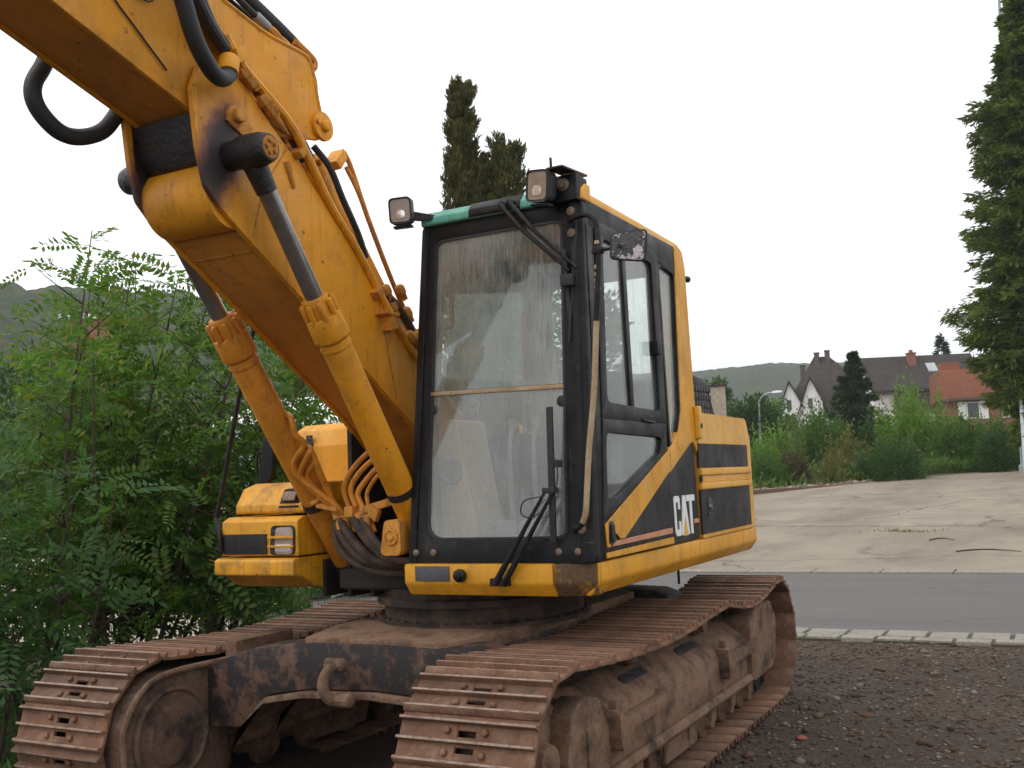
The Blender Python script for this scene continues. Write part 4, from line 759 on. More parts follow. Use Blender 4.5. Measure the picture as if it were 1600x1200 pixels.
def make_track(yc, dz, phase):
    global SHOE
    y4, y3 = yc + HW, yc - HW
    f = MB()
    # side frame: box beam, its upper outside face sloping inwards, foot rail along the bottom
    prof = [(y4 - .10, .30), (y4 - .075, .30), (y4 - .075, .50), (y4 - .10, .545), (yc + .06, .655), (yc - .12, .665), (yc - .22, .52), (yc - .22, .26), (y4 - .12, .26)]
    f.prism([(p[0], p[1] + dz) for p in prof], 'x', -6.62, -4.12)
    f.prism([(p[0] + .0, p[1] + dz) for p in [(y4 - .10, .24), (y4 - .06, .24), (y4 - .045, .265), (y4 - .06, .30), (y4 - .10, .30)]], 'x', -6.9, -4.05)
    # final drive cheek at the back
    f.prism([(x, z + dz) for x, z in rpoly([(-6.62, .24), (-6.62, .64), (-6.78, .70), (-7.16, .70), (-7.30, .56), (-7.2, .26)], .08)], 'y', yc - .02, y4 - .045)
    # front yoke: rounded plate on the outside
    f.prism([(x, z + dz) for x, z in rpoly([(-4.30, .24), (-4.30, .62), (-4.10, .66), (-3.98, .60), (-3.93, .42), (-3.98, .26)], .07)], 'y', y4 - .20, y4 - .085)
    o = obj('track_frame', f, 'mud', EX, .012, 2)
    for x in (-4.34, -6.02):                       # bent step bars welded on the outside
        g = MB()
        g.prism(rpoly([(x, .555 + dz), (x - .10, .50 + dz), (x - .60, .505 + dz), (x - .66, .53 + dz), (x - .66, .475 + dz), (x - .60, .445 + dz), (x - .16, .445 + dz), (x - .12, .37 + dz), (x - .02, .37 + dz), (x, .44 + dz)], .02), 'y', y4 - .10, y4 - .015)
        g.obox((x - .03, y4 - .055, .575 + dz), (.025, 0, 0), (0, .02, 0), (0, 0, .02)); obj('step_bar', g, 'mud', o, .012, 2)
    for x in (-4.90, -5.72):                       # clean-out slots in the sloping face
        s = MB(); s.prism(rpoly([(x - .16, y4 - .190), (x + .16, y4 - .190), (x + .16, y4 - .150), (x - .16, y4 - .150)], .019), 'z', 0, .006)
        k = len(s.v)
        for i in range(k - 48, k):
            vx, vy, vz = s.v[i]; t = (y4 - .10 - vy) / ((y4 - .10) - (yc + .06)); s.v[i] = (vx, vy, .545 + t * .11 + dz + .003 + vz)
        obj('cleanout_slot', s, 'greasy', o, smooth=False)
    # rollers
    for x in np.linspace(-4.35, -6.75, 7):
        r = MB(); r.lathe((x, yc - .16, .155 + dz), (0, 1, 0), [(0, .06), (.02, .105), (.07, .105), (.08, .085), (.24, .085), (.25, .105), (.30, .105), (.32, .06), (.36, .05)], 18)
        r.box(x - .05, x + .05, y4 - .15, y4 - .10, .15 + dz, .29 + dz)
        obj('track_roller', r, 'mud', o, .006)
    gb = MB()
    gb.prism(rpoly([(-5.05, .28), (-5.75, .28), (-5.66, .10), (-5.12, .10)], .04), 'y', y4 - .145, y4 - .115)
    for i in range(len(gb.v)): gb.v[i] = (gb.v[i][0], gb.v[i][1], gb.v[i][2] + dz)
    obj('roller_guard', gb, 'mud', o, .008)
    c = MB(); x = -6.03 + .03; c.lathe((x, yc - .13, .70 + dz), (0, 1, 0), [(0, .04), (.02, .072), (.08, .072), (.09, .05), (.17, .05), (.18, .072), (.24, .072), (.27, .05), (.30, .05)], 18)
    c.box(x - .04, x + .04, yc - .05, yc + .03, .60 + dz, .70 + dz); obj('carrier_roller', c, 'mud', o, .005)
    c = MB(); x = -4.95; c.lathe((x, yc - .13, .695 + dz), (0, 1, 0), [(0, .04), (.02, .06), (.08, .06), (.09, .045), (.17, .045), (.18, .06), (.24, .06), (.27, .04)], 18); obj('carrier_roller', c, 'mud', o, .005)
    i = MB(); i.lathe((XF, yc - .17, ZC + dz), (0, 1, 0), [(0, .07), (.03, .09), (.05, .27), (.09, .305), (.13, .325), (.21, .325), (.25, .305), (.29, .27), (.31, .10), (.36, .085), (.37, .06)], 40)
    obj('idler', i, 'mud', o)
    sp = MB(); sp.lathe((XR, yc - .14, ZC + dz), (0, 1, 0), [(0, .2), (.04, .26), (.10, .31), (.18, .31), (.24, .26), (.29, .24), (.30, .10)], 26); obj('sprocket', sp, 'mud', o)
    # chain links
    ch = MB()
    for k in range(NS):
        p, d = on_path(k * PITCH + phase); n = np.array([-d[1], d[0]])
        if n.dot(p - np.array([(XF + XR) / 2, ZC])) < 0: n = -n
        for yy in (-.085, .085):
            ch.obox((p[0] - n[0] * .045, yc + yy, p[1] - n[1] * .045 + dz), (d[0] * PITCH * .47, 0, d[1] * PITCH * .47), (0, .018, 0), (n[0] * .04, 0, n[1] * .04))
        q = p + d * PITCH / 2 - n * .045; ch.cyl((q[0], yc - .12, q[1] + dz), (q[0], yc + .12, q[1] + dz), .022, seg=8)
    obj('track_chain', ch, 'darkiron', o)
    for k in range(NS):
        p, d = on_path(k * PITCH + phase); n = np.array([-d[1], d[0]])
        if n.dot(p - np.array([(XF + XR) / 2, ZC])) < 0: n = -n
        if SHOE is None:
            so = obj('track_shoe', shoe_mesh(), ['shoe', 'worn'], o, .0022, 1); SHOE = so.data
        else: so = link('track_shoe', SHOE, o)
        dx = Vector((d[0], 0, d[1])); nz_ = Vector((n[0], 0, n[1])); yy = nz_.cross(dx)
        m = Matrix((dx, yy, nz_)).transposed().to_4x4(); m.translation = Vector((p[0], yc + (rng.rand() - .5) * .008, p[1] + dz)); so.matrix_local = m
    return o
YN, YF = -2.13, -4.42                              # centre lines of the two tracks
tr1 = make_track(YN, .0, .05)
tr2 = make_track(YF, -.045, .11)
# final drive cover on the inner face of the far track
fd = MB()
fd.prism(rpoly([(-3.60, .14), (-3.50, .30), (-3.50, .50), (-3.62, .66), (-3.80, .71), (-4.22, .70), (-4.22, .12), (-3.9, .08)], .12, 6), 'y', YF + .08, YF + .36)
fd.lathe((-3.82, YF + .36, .40), (0, 1, 0), [(-.02, .245), (.02, .245), (.03, .225), (.012, .215), (.010, .15), (.02, .14), (.022, .02)], 40)
fdo = obj('idler_guard', fd, 'cover', tr2, .018, 3)
rim = MB(); rim.tube(smooth_path([(-3.52, YF + .37, .32), (-3.52, YF + .37, .5), (-3.64, YF + .37, .66), (-3.82, YF + .37, .71), (-4.22, YF + .37, .71)], 5), .016, 8); obj('weld_rim', rim, 'mud', fdo)
# ---- carbody ------------------------------------------------------
cb = MB()
def beam_x(xa, xb):
    top = [(-4.08, .70), (-3.75, .80), (-3.35, .845), (-2.9, .85), (-2.45, .835), (-2.35, .80)]
    bot = [(-2.35, .56), (-2.55, .60), (-3.0, .625), (-3.4, .61), (-3.64, .57), (-3.82, .40), (-4.08, .38)]
    cb.prism(top + bot, 'x', xa, xb)
beam_x(-4.35, -4.08); beam_x(-6.75, -6.45)
cb.box(-6.5, -4.3, -3.45, -2.5, .60, .80)
CB = obj('carbody', cb, 'beam', EX, .016, 2)
dk = MB(); dk.prism(rpoly([(-4.085, -3.42), (-4.085, -2.60), (-4.5, -2.48), (-6.2, -2.48), (-6.5, -2.75), (-6.5, -3.4), (-6.2, -3.55), (-4.5, -3.55)], .06), 'z', .80, .862); obj('carbody_deck', dk, 'mud', CB, .01)
lip = MB(); lb_ = [(-2.36, .555), (-2.55, .595), (-3.0, .62), (-3.4, .605), (-3.64, .565), (-3.80, .42), (-3.83, .34)]; lip.prism(lb_ + [(y - (.02 if z < .5 else 0), z - .028) for y, z in lb_[::-1]], 'x', -4.34, -4.035); obj('beam_lip', lip, 'mud', CB, .006)
gu = MB(); gu.prism([(-4.72, -4.02), (-4.25, -4.02), (-4.25, -4.1), (-4.72, -4.14)], 'z', .34, .80); obj('mount_gusset', gu, 'mud', CB, .01)
hk = MB(); hk.tube(smooth_path([(-4.04, -3.14, .74), (-3.97, -3.15, .75), (-3.93, -3.17, .70), (-3.93, -3.17, .645), (-3.96, -3.15, .60), (-4.02, -3.12, .60), (-4.03, -3.09, .605)], 5), .028, 10)
hk.lathe((-4.00, -3.20, .755), (0, 1, 0), [(0, .034), (.09, .034), (.10, .02)], 10); hk.lathe((-3.98, -3.13, .60), (0, 1, 0), [(0, .036), (.08, .036), (.09, .02)], 10)
obj('tow_shackle', hk, 'mud', CB, label='bent rusty tow shackle hanging on the front beam')
SC = (-5.10, -2.95)
rg = MB(); rg.lathe((SC[0], SC[1], .855), (0, 0, 1), [(0, .60), (.02, .60), (.03, .56), (.10, .56), (.105, .60), (.14, .60), (.15, .56), (.19, .56)], 60)
for k in range(44):
    a = 2 * math.pi * k / 44; rg.lathe((SC[0] + .582 * math.cos(a), SC[1] + .582 * math.sin(a), .873), (0, 0, 1), [(0, .014), (.016, .014)], 6)
obj('slewing_ring', rg, 'ring', EX)

# ---- upper frame --------------------------------------------------
YL, YRt = -1.945, -4.25
uf = MB()
uf.box(-7.1, -4.62, -3.60, -2.05, 1.045, 1.15); uf.box(-7.1, -5.45, YRt + .08, -3.60, 1.045, 1.15)
uf.box(-4.95, -4.68, -3.765, -3.74, .99, 1.20); uf.box(-4.95, -4.68, -3.59, -3.565, .99, 1.20); uf.box(-4.80, -4.70, -3.45, -3.42, .99, 1.16); uf.box(-4.74, -4.66, -3.25, -3.20, 1.0, 1.20)      # cylinder foot brackets
uf.box(-5.9, -4.75, -3.62, -3.585, 1.1, 1.95); uf.box(-5.9, -4.75, -3.13, -3.095, 1.1, 1.95)             # boom foot cheeks
uf.box(-5.0, -4.66, -3.60, -3.0, 1.03, 1.075)
UF = obj('upper_frame', uf, 'darkiron', EX, .01)
# skirt: front sill, chamfered corner, long side
sk = MB()
prof = [(0, 1.20), (0, 1.105), (-.05, 1.042), (-.22, 1.042), (-.22, 1.20)]       # inward offset, z
def sill_at(p, n): return [(p[0] + n[0] * o, p[1] + n[1] * o, z) for o, z in prof]
sk.slab(sill_at((-4.375, -2.995), (1, 0)), sill_at((-4.375, -2.155), (1, 0)))
SK = obj('front_sill', sk, 'yellow', EX, .012, 2)
ck = MB(); ck.slab(sill_at((-4.375, -2.150), (1, 0)), sill_at((-4.440, -1.955), (1, .25)))
obj('sill_corner', ck, 'rustcorner', EX, .012, 2, label='rusty corner of the front sill with flaking paint')
sd_ = MB(); sd_.slab(sill_at((-4.446, -1.950), (.2, 1)), sill_at((-7.235, -1.945), (0, 1)))
obj('side_sill', sd_, 'yellow', EX, .014, 2)
pl = MB(); pl.box(-4.378, -4.368, -2.925, -2.725, 1.115, 1.19); obj('type_plate', pl, 'plate', SK, .002)
kb = MB(); kb.lathe((-4.375, -2.655, 1.145), (1, 0, 0), [(0, .03), (.012, .034), (.03, .034), (.036, .02), (.05, .018)], 9); obj('sill_plug', kb, 'black', SK, .003)

# ---- boom ---------------------------------------------------------
YB = -3.37; BH = .205
def side(b, poly, y0, y1): b.prism(poly, 'y', y0, y1)
lb = MB()
lower = [(-3.42, 2.765), (-3.86, 2.495), (-4.29, 2.225), (-4.66, 1.99), (-4.83, 1.86), (-5.25, 1.52), (-5.50, 1.42), (-5.66, 1.52), (-5.62, 1.72), (-5.35, 1.95), (-4.72, 2.36), (-4.29, 2.77), (-4.06, 2.96), (-3.85, 3.14), (-3.70, 3.21), (-3.45, 3.02)]
lb.prism(lower, 'y', YB - BH + .012, YB + BH - .012)
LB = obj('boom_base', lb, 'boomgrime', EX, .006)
cheek = rpoly([(-3.12, 3.33), (-3.155, 3.08), (-3.20, 2.92), (-3.28, 2.845), (-3.42, 2.755), (-3.86, 2.485), (-4.29, 2.215), (-4.66, 1.98), (-4.83, 1.85), (-5.25, 1.51), (-5.50, 1.41), (-5.67, 1.52), (-5.63, 1.73), (-5.35, 1.96),
         (-4.72, 2.372), (-4.29, 2.782), (-4.06, 2.972), (-3.85, 3.152), (-3.64, 3.30), (-3.45, 3.46), (-3.30, 3.50), (-3.17, 3.46)], .06, 3)
for y0, y1 in ((YB + BH - .012, YB + BH + .016), (YB - BH - .016, YB - BH + .012)):
    c = MB(); c.prism(cheek, 'y', y0, y1); obj('boom_side_plate', c, 'cheek', LB, .004)
ns = MB(); ns.lathe((-3.385, YB - BH + .012, 2.935), (0, 1, 0), [(0, .165), (2 * BH - .024, .165)], 36); obj('boom_nose', ns, 'boom', LB)
iw = MB(); iw.prism([(-3.24, 3.05), (-3.20, 3.12), (-3.165, 3.245), (-3.36, 3.185), (-3.5, 3.2), (-3.5, 2.95)], 'y', YB - BH + .012, YB + BH - .012); obj('greasy_shade_web', iw, 'greasy', LB, .003)  # black filler between the side plates: grease plus the gap's shade as colour
for y in (YB - BH + .012, YB + BH - .017): iw = MB(); iw.prism([(-3.16, 3.30), (-3.185, 3.06), (-3.25, 2.98), (-3.4, 3.0), (-3.4, 3.34)], 'y', y, y + .005); obj('greasy_shade_liner', iw, 'greasy', LB)  # thin liners blacken the inner plate faces: grease and painted-in shade
yw = YB + BH + .017
for q, r_w in (([(-3.53, YB - BH, 2.70), (-3.53, YB + BH, 2.70)], .006), ([(-4.42, yw, 2.68), (-4.58, yw, 2.07)], .004), ([(-3.48, yw, 2.745), (-3.56, yw, 3.0), (-3.74, yw, 3.24)], .004)):
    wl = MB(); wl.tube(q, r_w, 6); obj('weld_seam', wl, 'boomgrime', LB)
# boss that carries both lift-cylinder rods, right across the boom
bs = MB(); bs.lathe((-3.345, -3.80, 3.085), (0, 1, 0), [(0, .055), (.01, .062), (.05, .070), (.18, .078), (.24, .066), (.70, .066), (.735, .078), (.83, .076), (.87, .066), (.885, .060)], 20)
BS = obj('cylinder_pin_boss', bs, 'greasy', LB, .004)
en = MB(); en.lathe((-3.345, -2.925, 3.085), (0, 1, 0), [(0, .052), (.012, .050)], 16)
for k in range(5): a = 2 * math.pi * k / 5; en.lathe((-3.345 + .028 * math.cos(a), -2.915, 3.085 + .028 * math.sin(a)), (0, 1, 0), [(0, .010), (.014, .010)], 6)
obj('pin_cap', en, 'rustyyellow', BS)
jp = MB(); jp.lathe((-3.37, YB + BH + .012, 3.275), (0, 1, 0), [(0, .05), (.02, .05), (.028, .034), (.052, .034), (.058, .028)], 18); jp.obox((-3.40, YB + BH + .025, 3.25), (.07, 0, .03), (0, .006, 0), (-.015, 0, .035)); obj('joint_pin', jp, 'rustyyellow', LB, .003)
# upper boom section
upp = rpoly([(-.9, 4.00), (-2.42, 3.45 + .03), (-3.12, 3.265), (-3.35, 3.17), (-3.52, 3.22), (-3.80, 3.315), (-4.03, 3.36), (-4.10, 3.42), (-4.06, 3.50), (-4.035, 3.56), (-3.985, 3.74), (-3.93, 3.775), (-3.66, 3.775), (-3.36, 3.83), (-2.4, 4.10), (-.9, 4.50)], .03, 2)
ub = MB()
core = [(-.9, 4.012), (-2.42, 3.492), (-3.12, 3.275), (-3.35, 3.20), (-3.80, 3.335), (-3.93, 3.45), (-3.95, 3.735), (-3.66, 3.76), (-3.36, 3.815), (-2.4, 4.085), (-.9, 4.485)]
UH = .165
ub.prism(core, 'y', YB - UH + .01, YB + UH - .01)
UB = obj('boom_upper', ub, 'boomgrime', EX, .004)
for y0, y1 in ((YB + UH - .01, YB + UH + .012), (YB - UH - .012, YB - UH + .01)):
    c = MB(); c.prism(upp, 'y', y0, y1); obj('boom_upper_side_plate', c, 'boom', UB, .004)
fl = MB(); fl.tube(smooth_path([(-3.36, YB + UH + .008, 3.835), (-3.66, YB + UH + .008, 3.782), (-3.93, YB + UH + .008, 3.778), (-3.99, YB + UH + .008, 3.735), (-4.03, YB + UH + .008, 3.58), (-4.055, YB + UH + .008, 3.50)], 5), .012, 6); obj('boom_edge_flange', fl, 'boom', UB)
lg = MB()
for y in (YB + UH + .012, YB - UH - .034): lg.lathe((-4.05, y, 3.435), (0, 1, 0), [(0, .075), (.022, .075)], 24)
lg.lathe((-4.05, YB - UH - .06, 3.435), (0, 1, 0), [(0, .03), (.44, .03), (.45, .02)], 14); lg.lathe((-4.0, YB + UH + .03, 3.445), (0, 1, 0), [(0, .015), (.016, .015)], 6)
obj('lug', lg, 'boom', UB, .004)
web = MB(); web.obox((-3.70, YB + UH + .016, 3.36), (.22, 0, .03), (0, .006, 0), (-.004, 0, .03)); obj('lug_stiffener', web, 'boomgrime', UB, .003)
# ---- cylinders ----------------------------------------------------
def lerp(a, b, t): return tuple(V3(a) * (1 - t) + V3(b) * t)
def cylinder(name, a, b, t0, t1, rr, rb, paint, parent, bolts=8, rodmat='chrome'):
    """a rod eye, b base eye; gland from t0 to t1"""
    d = V3(b) - V3(a); L = np.linalg.norm(d); d /= L
    br = MB(); br.cyl(lerp(a, b, t1 - .01), lerp(a, b, .985), rb, seg=28); br.lathe(lerp(a, b, t1 + .01), d, [(0, rb + .004), (.02, rb + .004)], 28)
    o = obj(name, br, paint, parent, .004)
    rd = MB(); rd.cyl(a, lerp(a, b, t0 + .03), rr, seg=24); obj('piston_rod', rd, rodmat, o)
    gl = MB(); u = L * (t1 - t0)
    gl.lathe(lerp(a, b, t0), d, [(0, rr + .012), (.012, rb * .80), (u * .42, rb * .84), (u * .44, rb * 1.16), (u * .93, rb * 1.2), (u, rb * 1.02)], 28)
    w0 = np.cross(d, (0, 1, 0)); w0 /= np.linalg.norm(w0); w1 = np.cross(d, w0)
    for k in range(bolts):
        an = 2 * math.pi * k / bolts; c = V3(lerp(a, b, t0)) + (w0 * math.cos(an) + w1 * math.sin(an)) * rb * .98 + d * .02
        gl.cyl(c, c + d * u * .44, rb * .20, seg=8); gl.lathe(c - d * .004, d, [(0, rb * .15), (.01, rb * .15)], 6)
    obj('cylinder_gland', gl, paint, o, .003)
    if rodmat == 'chrome':
        ey = MB(); ey.cyl(a, lerp(a, b, .085), rr * 1.35, rr * 1.12, 18); obj('rod_eye', ey, 'greasy', o)
    return o
A1, B1 = (-3.345, -3.035, 3.085), (-4.64, -3.035, 1.28)
A2, B2 = (-3.345, -3.665, 3.085), (-4.80, -3.665, 1.165)
C1 = cylinder('lift_cylinder', A1, B1, .325, .43, .043, .075, 'boom', EX)
C2 = cylinder('lift_cylinder', A2, B2, .315, .415, .043, .078, 'orange', EX)
A3, B3 = (-4.06, YB, 3.42), (-5.25, YB, 2.10)
C3 = cylinder('adjusting_cylinder', A3, B3, .07, .13, .045, .075, 'boom', EX, 8, 'greasy')
hb = MB(); hb.obox((-4.36, YB + .03, 3.37), (.022, 0, .018), (0, .045, 0), (.036, 0, -.045))
obj('valve_block', hb, 'boom', C3, .008)
# ---- pipes along the boom ----------------------------------------
def pipes(name, lst, mat, r, parent, seg=8, n=5):
    for p in lst:
        b = MB(); b.tube(smooth_path(p, n), r, seg); obj(name, b, mat, parent)
yp = YB + BH + .045
pipes('steel_pipe', [
    [(-3.30, yp, 3.62), (-3.40, yp, 3.52), (-3.55, yp, 3.44), (-3.72, yp, 3.345), (-3.86, yp, 3.20), (-4.05, yp - .02, 3.01), (-4.25, yp - .02, 2.83), (-4.48, yp - .02, 2.585), (-4.75, yp - .02, 2.33), (-5.2, yp - .02, 2.0)],
    [(-3.40, yp - .06, 3.40), (-3.55, yp - .07, 3.29), (-3.70, yp - .08, 3.25), (-3.90, yp - .09, 3.11), (-4.2, yp - .09, 2.84), (-4.75, yp - .09, 2.36), (-5.2, yp - .09, 2.03)]], 'boom', .021, LB)
pipes('steel_pipe', [
    [(-3.62, yp - .14, 3.38), (-3.9, yp - .15, 3.18), (-4.25, yp - .15, 2.88), (-4.75, yp - .15, 2.42), (-5.2, yp - .15, 2.06)],
    [(-4.39, -3.31, 3.42), (-4.44, -3.30, 3.34), (-4.58, -3.30, 3.09), (-4.80, -3.30, 2.76), (-5.0, -3.30, 2.50), (-5.25, -3.30, 2.15)]], 'orange', .014, LB)
for pts, r_, mt_ in (([(-3.38, yp - .02, 3.555), (-3.52, yp - .02, 3.47), (-3.70, yp - .03, 3.385), (-3.88, yp - .04, 3.22), (-4.10, yp - .06, 3.02), (-4.30, yp - .06, 2.84), (-4.56, yp - .06, 2.58), (-4.8, yp - .06, 2.36)], .012, 'rubber'),
               ([(-3.45, yp - .05, 3.50), (-3.60, yp - .05, 3.41), (-3.76, yp - .10, 3.34), (-3.98, yp - .12, 3.15), (-4.24, yp - .12, 2.91), (-4.62, yp - .12, 2.55), (-4.9, yp - .1, 2.3)], .014, 'orange'),
               ([(-4.08, YB + .10, 3.36), (-4.16, YB + .14, 3.26), (-4.26, YB + .14, 3.12), (-4.40, YB + .13, 2.96), (-4.48, YB + .12, 2.84)], .018, 'rubber'),
               ([(-4.38, YB + .08, 3.33), (-4.46, YB + .10, 3.20), (-4.56, YB + .10, 3.04), (-4.72, YB + .10, 2.80), (-4.90, YB + .10, 2.56)], .013, 'rustyyellow'),
               ([(-4.62, YB + .14, 2.66), (-4.70, YB + .16, 2.60), (-4.80, YB + .16, 2.52), (-4.92, YB + .14, 2.44)], .024, 'dustyhose')):
    b = MB(); b.tube(smooth_path(pts, 5), r_, 8); obj('hydraulic_hose' if mt_ in ('rubber', 'dustyhose') else 'steel_pipe', b, mt_, LB)
for x_, z_ in ((-4.60, 2.70), (-4.66, 2.62), (-4.74, 2.72), (-4.80, 2.60)):
    b = MB(); b.lathe((x_, YB + .15, z_), (-.62, 0, -.78), [(0, .02), (.015, .032), (.05, .032), (.055, .024), (.09, .024)], 6); obj('pipe_fitting', b, 'rustyyellow', LB)
cl = MB()
for x, z in ((-4.40, 2.62), (-3.80, 3.22)): q = MB(); q.obox((x, yp - .05, z), (.02, 0, -.02), (0, .07, 0), (.014, 0, .014)); obj('pipe_clamp', q, 'rustyyellow', LB, .004)
cl.obox((-4.46, yp + .01, 2.51), (.055, 0, .006), (0, .045, 0), (.0, 0, .012)); cl.obox((-4.49, yp + .01, 2.47), (.004, 0, .04), (0, .04, 0), (.03, 0, -.01))
obj('pipe_clamp', cl, 'rustyyellow', LB, .004)
for x, z in ((-3.42, 3.50), (-3.47, 3.47), (-3.55, 3.41), (-3.60, 3.38), (-4.70, 2.42), (-4.76, 2.40), (-4.80, 2.44)):
    fit = MB(); fit.lathe((x + .02, yp - .01, z + .015), (-.75, 0, -.6), [(0, .024), (.02, .034), (.05, .034), (.052, .027), (.07, .027)], 6)
    fit.lathe((x, yp - .07, z - .05), (-.75, 0, -.6), [(0, .02), (.02, .030), (.045, .030), (.06, .02)], 6); obj('pipe_fitting', fit, 'rustyyellow', LB)
gr = MB(); gr.lathe((-3.72, yp - .03, 3.16), (-.35, .0, -.8), [(0, .02), (.05, .022), (.06, .016), (.12, .016), (.13, .01)], 8); gr.tube(smooth_path([(-3.70, yp - .03, 3.19), (-3.72, yp - .03, 3.24), (-3.76, yp - .03, 3.24), (-3.77, yp - .03, 3.20)], 4), .004, 5); obj('grease_fitting', gr, 'rustyyellow', LB)
thin = MB(); thin.tube(smooth_path([(-3.50, yp + .01, 3.02), (-3.54, yp + .02, 2.97), (-3.57, yp + .02, 2.90), (-3.60, yp, 2.86)], 4), .008, 6); obj('grease_line', thin, 'rubber', LB)
# hoses at the joint
yh = YB + BH + .11
h1 = MB(); h1.tube(smooth_path([(-2.70, yh + .05, 3.92), (-2.85, yh + .06, 3.76), (-2.93, yh + .06, 3.60), (-3.00, yh + .05, 3.47), (-3.10, yh + .03, 3.385), (-3.20, yh, 3.375), (-3.28, yh - .03, 3.43), (-3.31, yh - .05, 3.50)], 8), .037, 14); obj('hydraulic_hose', h1, 'rubber', UB)
pipes('hydraulic_hose', [[(-2.78, yh + .0, 3.98), (-2.98, yh, 3.80), (-3.08, yh - .01, 3.68), (-3.18, yh - .03, 3.60), (-3.28, yh - .05, 3.55)],
                         [(-2.95, yh - .06, 4.0), (-3.08, yh - .06, 3.85), (-3.15, yh - .06, 3.72), (-3.24, yh - .07, 3.62), (-3.34, yh - .08, 3.58)],
                         [(-3.02, yh - .11, 4.0), (-3.16, yh - .11, 3.84), (-3.20, yh - .11, 3.72), (-3.28, yh - .11, 3.63), (-3.40, yh - .11, 3.56)]], 'rubber', .027, UB, 10, 6)
cp = MB(); cp.lathe((-3.275, yh - .03, 3.43), (-.33, -.2, .9), [(0, .046), (.085, .046)], 18); cp.obox((-3.37, yh - .06, 3.555), (.03, 0, -.02), (0, .03, 0), (.012, 0, .03)); obj('hose_clamp', cp, 'boom', UB, .004)
h2 = MB(); yo = YB - UH - .06; h2.tube(smooth_path([(-2.79, yo, 3.62), (-2.75, yo, 3.43), (-2.69, yo, 3.30), (-2.71, yo, 3.21), (-2.81, yo, 3.14), (-2.92, yo, 3.145), (-3.04, yo, 3.21), (-3.13, yo, 3.33)], 8), .036, 14)
obj('hanging_hose', h2, 'rubber', UB)
wr = MB(); wr.tube(smooth_path([(-2.62, YB + UH + .03, 3.83), (-2.72, YB + UH + .02, 3.62), (-2.86, YB + UH + .02, 3.50), (-3.02, YB + UH + .02, 3.38)], 5), .0042, 6); wr.tube(smooth_path([(-2.68, YB + UH + .03, 3.75), (-2.76, YB + UH + .025, 3.66), (-2.92, YB + UH + .025, 3.64), (-2.98, YB + UH + .02, 3.72)], 5), .004, 6); obj('wire', wr, 'rubber', UB)
# hose bundle on top of the boom end
tp = MB()
tp.tube(smooth_path([(-2.9, YB + .10, 4.16), (-3.45, YB + .10, 4.00), (-3.80, YB + .10, 3.90), (-4.02, YB + .10, 3.82), (-4.06, YB + .10, 3.78)], 6), .038, 12)
tp.tube(smooth_path([(-2.9, YB + .02, 4.13), (-3.45, YB + .02, 3.97), (-3.80, YB + .02, 3.88), (-4.0, YB + .02, 3.80)], 6), .03, 12); obj('hydraulic_hose', tp, 'rubber', UB)
pipes('hydraulic_hose', [[(-3.3, YB + .14, 3.98), (-3.52, YB + .14, 3.90), (-3.70, YB + .14, 3.84), (-3.82, YB + .13, 3.80)], [(-3.3, YB + .08, 3.94), (-3.55, YB + .08, 3.87), (-3.75, YB + .08, 3.82), (-3.85, YB + .08, 3.78)]], 'rubber', .016, UB)
bk = MB(); bk.tube(smooth_path([(-4.04, YB + .12, 3.78), (-4.07, YB + .13, 3.70), (-4.07, YB + .13, 3.62), (-4.04, YB + .12, 3.54)], 5), .011, 8); obj('drain_hose', bk, 'rubber', UB)
ft = MB()
for y, dx in ((YB + .14, 0), (YB + .07, .05)):
    ft.tube(smooth_path([(-3.80 - dx, y, 3.81), (-3.88 - dx, y, 3.785), (-3.98 - dx, y, 3.76), (-4.04 - dx, y, 3.75), (-4.05 - dx, y, 3.79), (-3.98 - dx, y, 3.82), (-3.90 - dx, y, 3.84)], 5), .021, 8)
    ft.lathe((-3.70 - dx, y, 3.84), (-.93, 0, -.3), [(0, .02), (.03, .027), (.06, .027), (.09, .022), (.12, .026), (.15, .026)], 8)
obj('pipe_elbow', ft, 'rustyyellow', UB)
fs = MB(); fs.lathe((-3.62, YB + .14, 3.87), (-.93, 0, -.3), [(0, .02), (.01, .024), (.09, .024), (.10, .018)], 10); obj('hose_ferrule', fs, 'grey', UB)
# bent pipes at the feet of the lift cylinders
def fpipe(pts, r=.0145, mat='orange', parent=C2, nm='steel_pipe', n=6):
    q = MB(); q.tube(smooth_path(pts, n), r, 9); return obj(nm, q, mat, parent)
for pts, r_ in (([(-4.22, -3.60, 2.00), (-4.175, -3.535, 1.968), (-4.191, -3.526, 1.888), (-4.242, -3.51, 1.834), (-4.265, -3.60, 1.751), (-4.311, -3.615, 1.676), (-4.366, -3.563, 1.604), (-4.441, -3.47, 1.506), (-4.489, -3.453, 1.442)], .016),
              ([(-4.34, -3.60, 1.84), (-4.277, -3.50, 1.814), (-4.264, -3.50, 1.785), (-4.304, -3.59, 1.70), (-4.333, -3.60, 1.648), (-4.406, -3.54, 1.551), (-4.465, -3.48, 1.474), (-4.50, -3.46, 1.42)], .015),
              ([(-4.38, -3.60, 1.78), (-4.322, -3.51, 1.754), (-4.317, -3.515, 1.73), (-4.343, -3.58, 1.674), (-4.386, -3.57, 1.604), (-4.441, -3.53, 1.518), (-4.481, -3.49, 1.453), (-4.51, -3.48, 1.41)], .015),
              ([(-4.285, -3.53, 1.825), (-4.298, -3.505, 1.786), (-4.348, -3.50, 1.694), (-4.433, -3.505, 1.569), (-4.487, -3.50, 1.484)], .018)): fpipe(pts, r_)
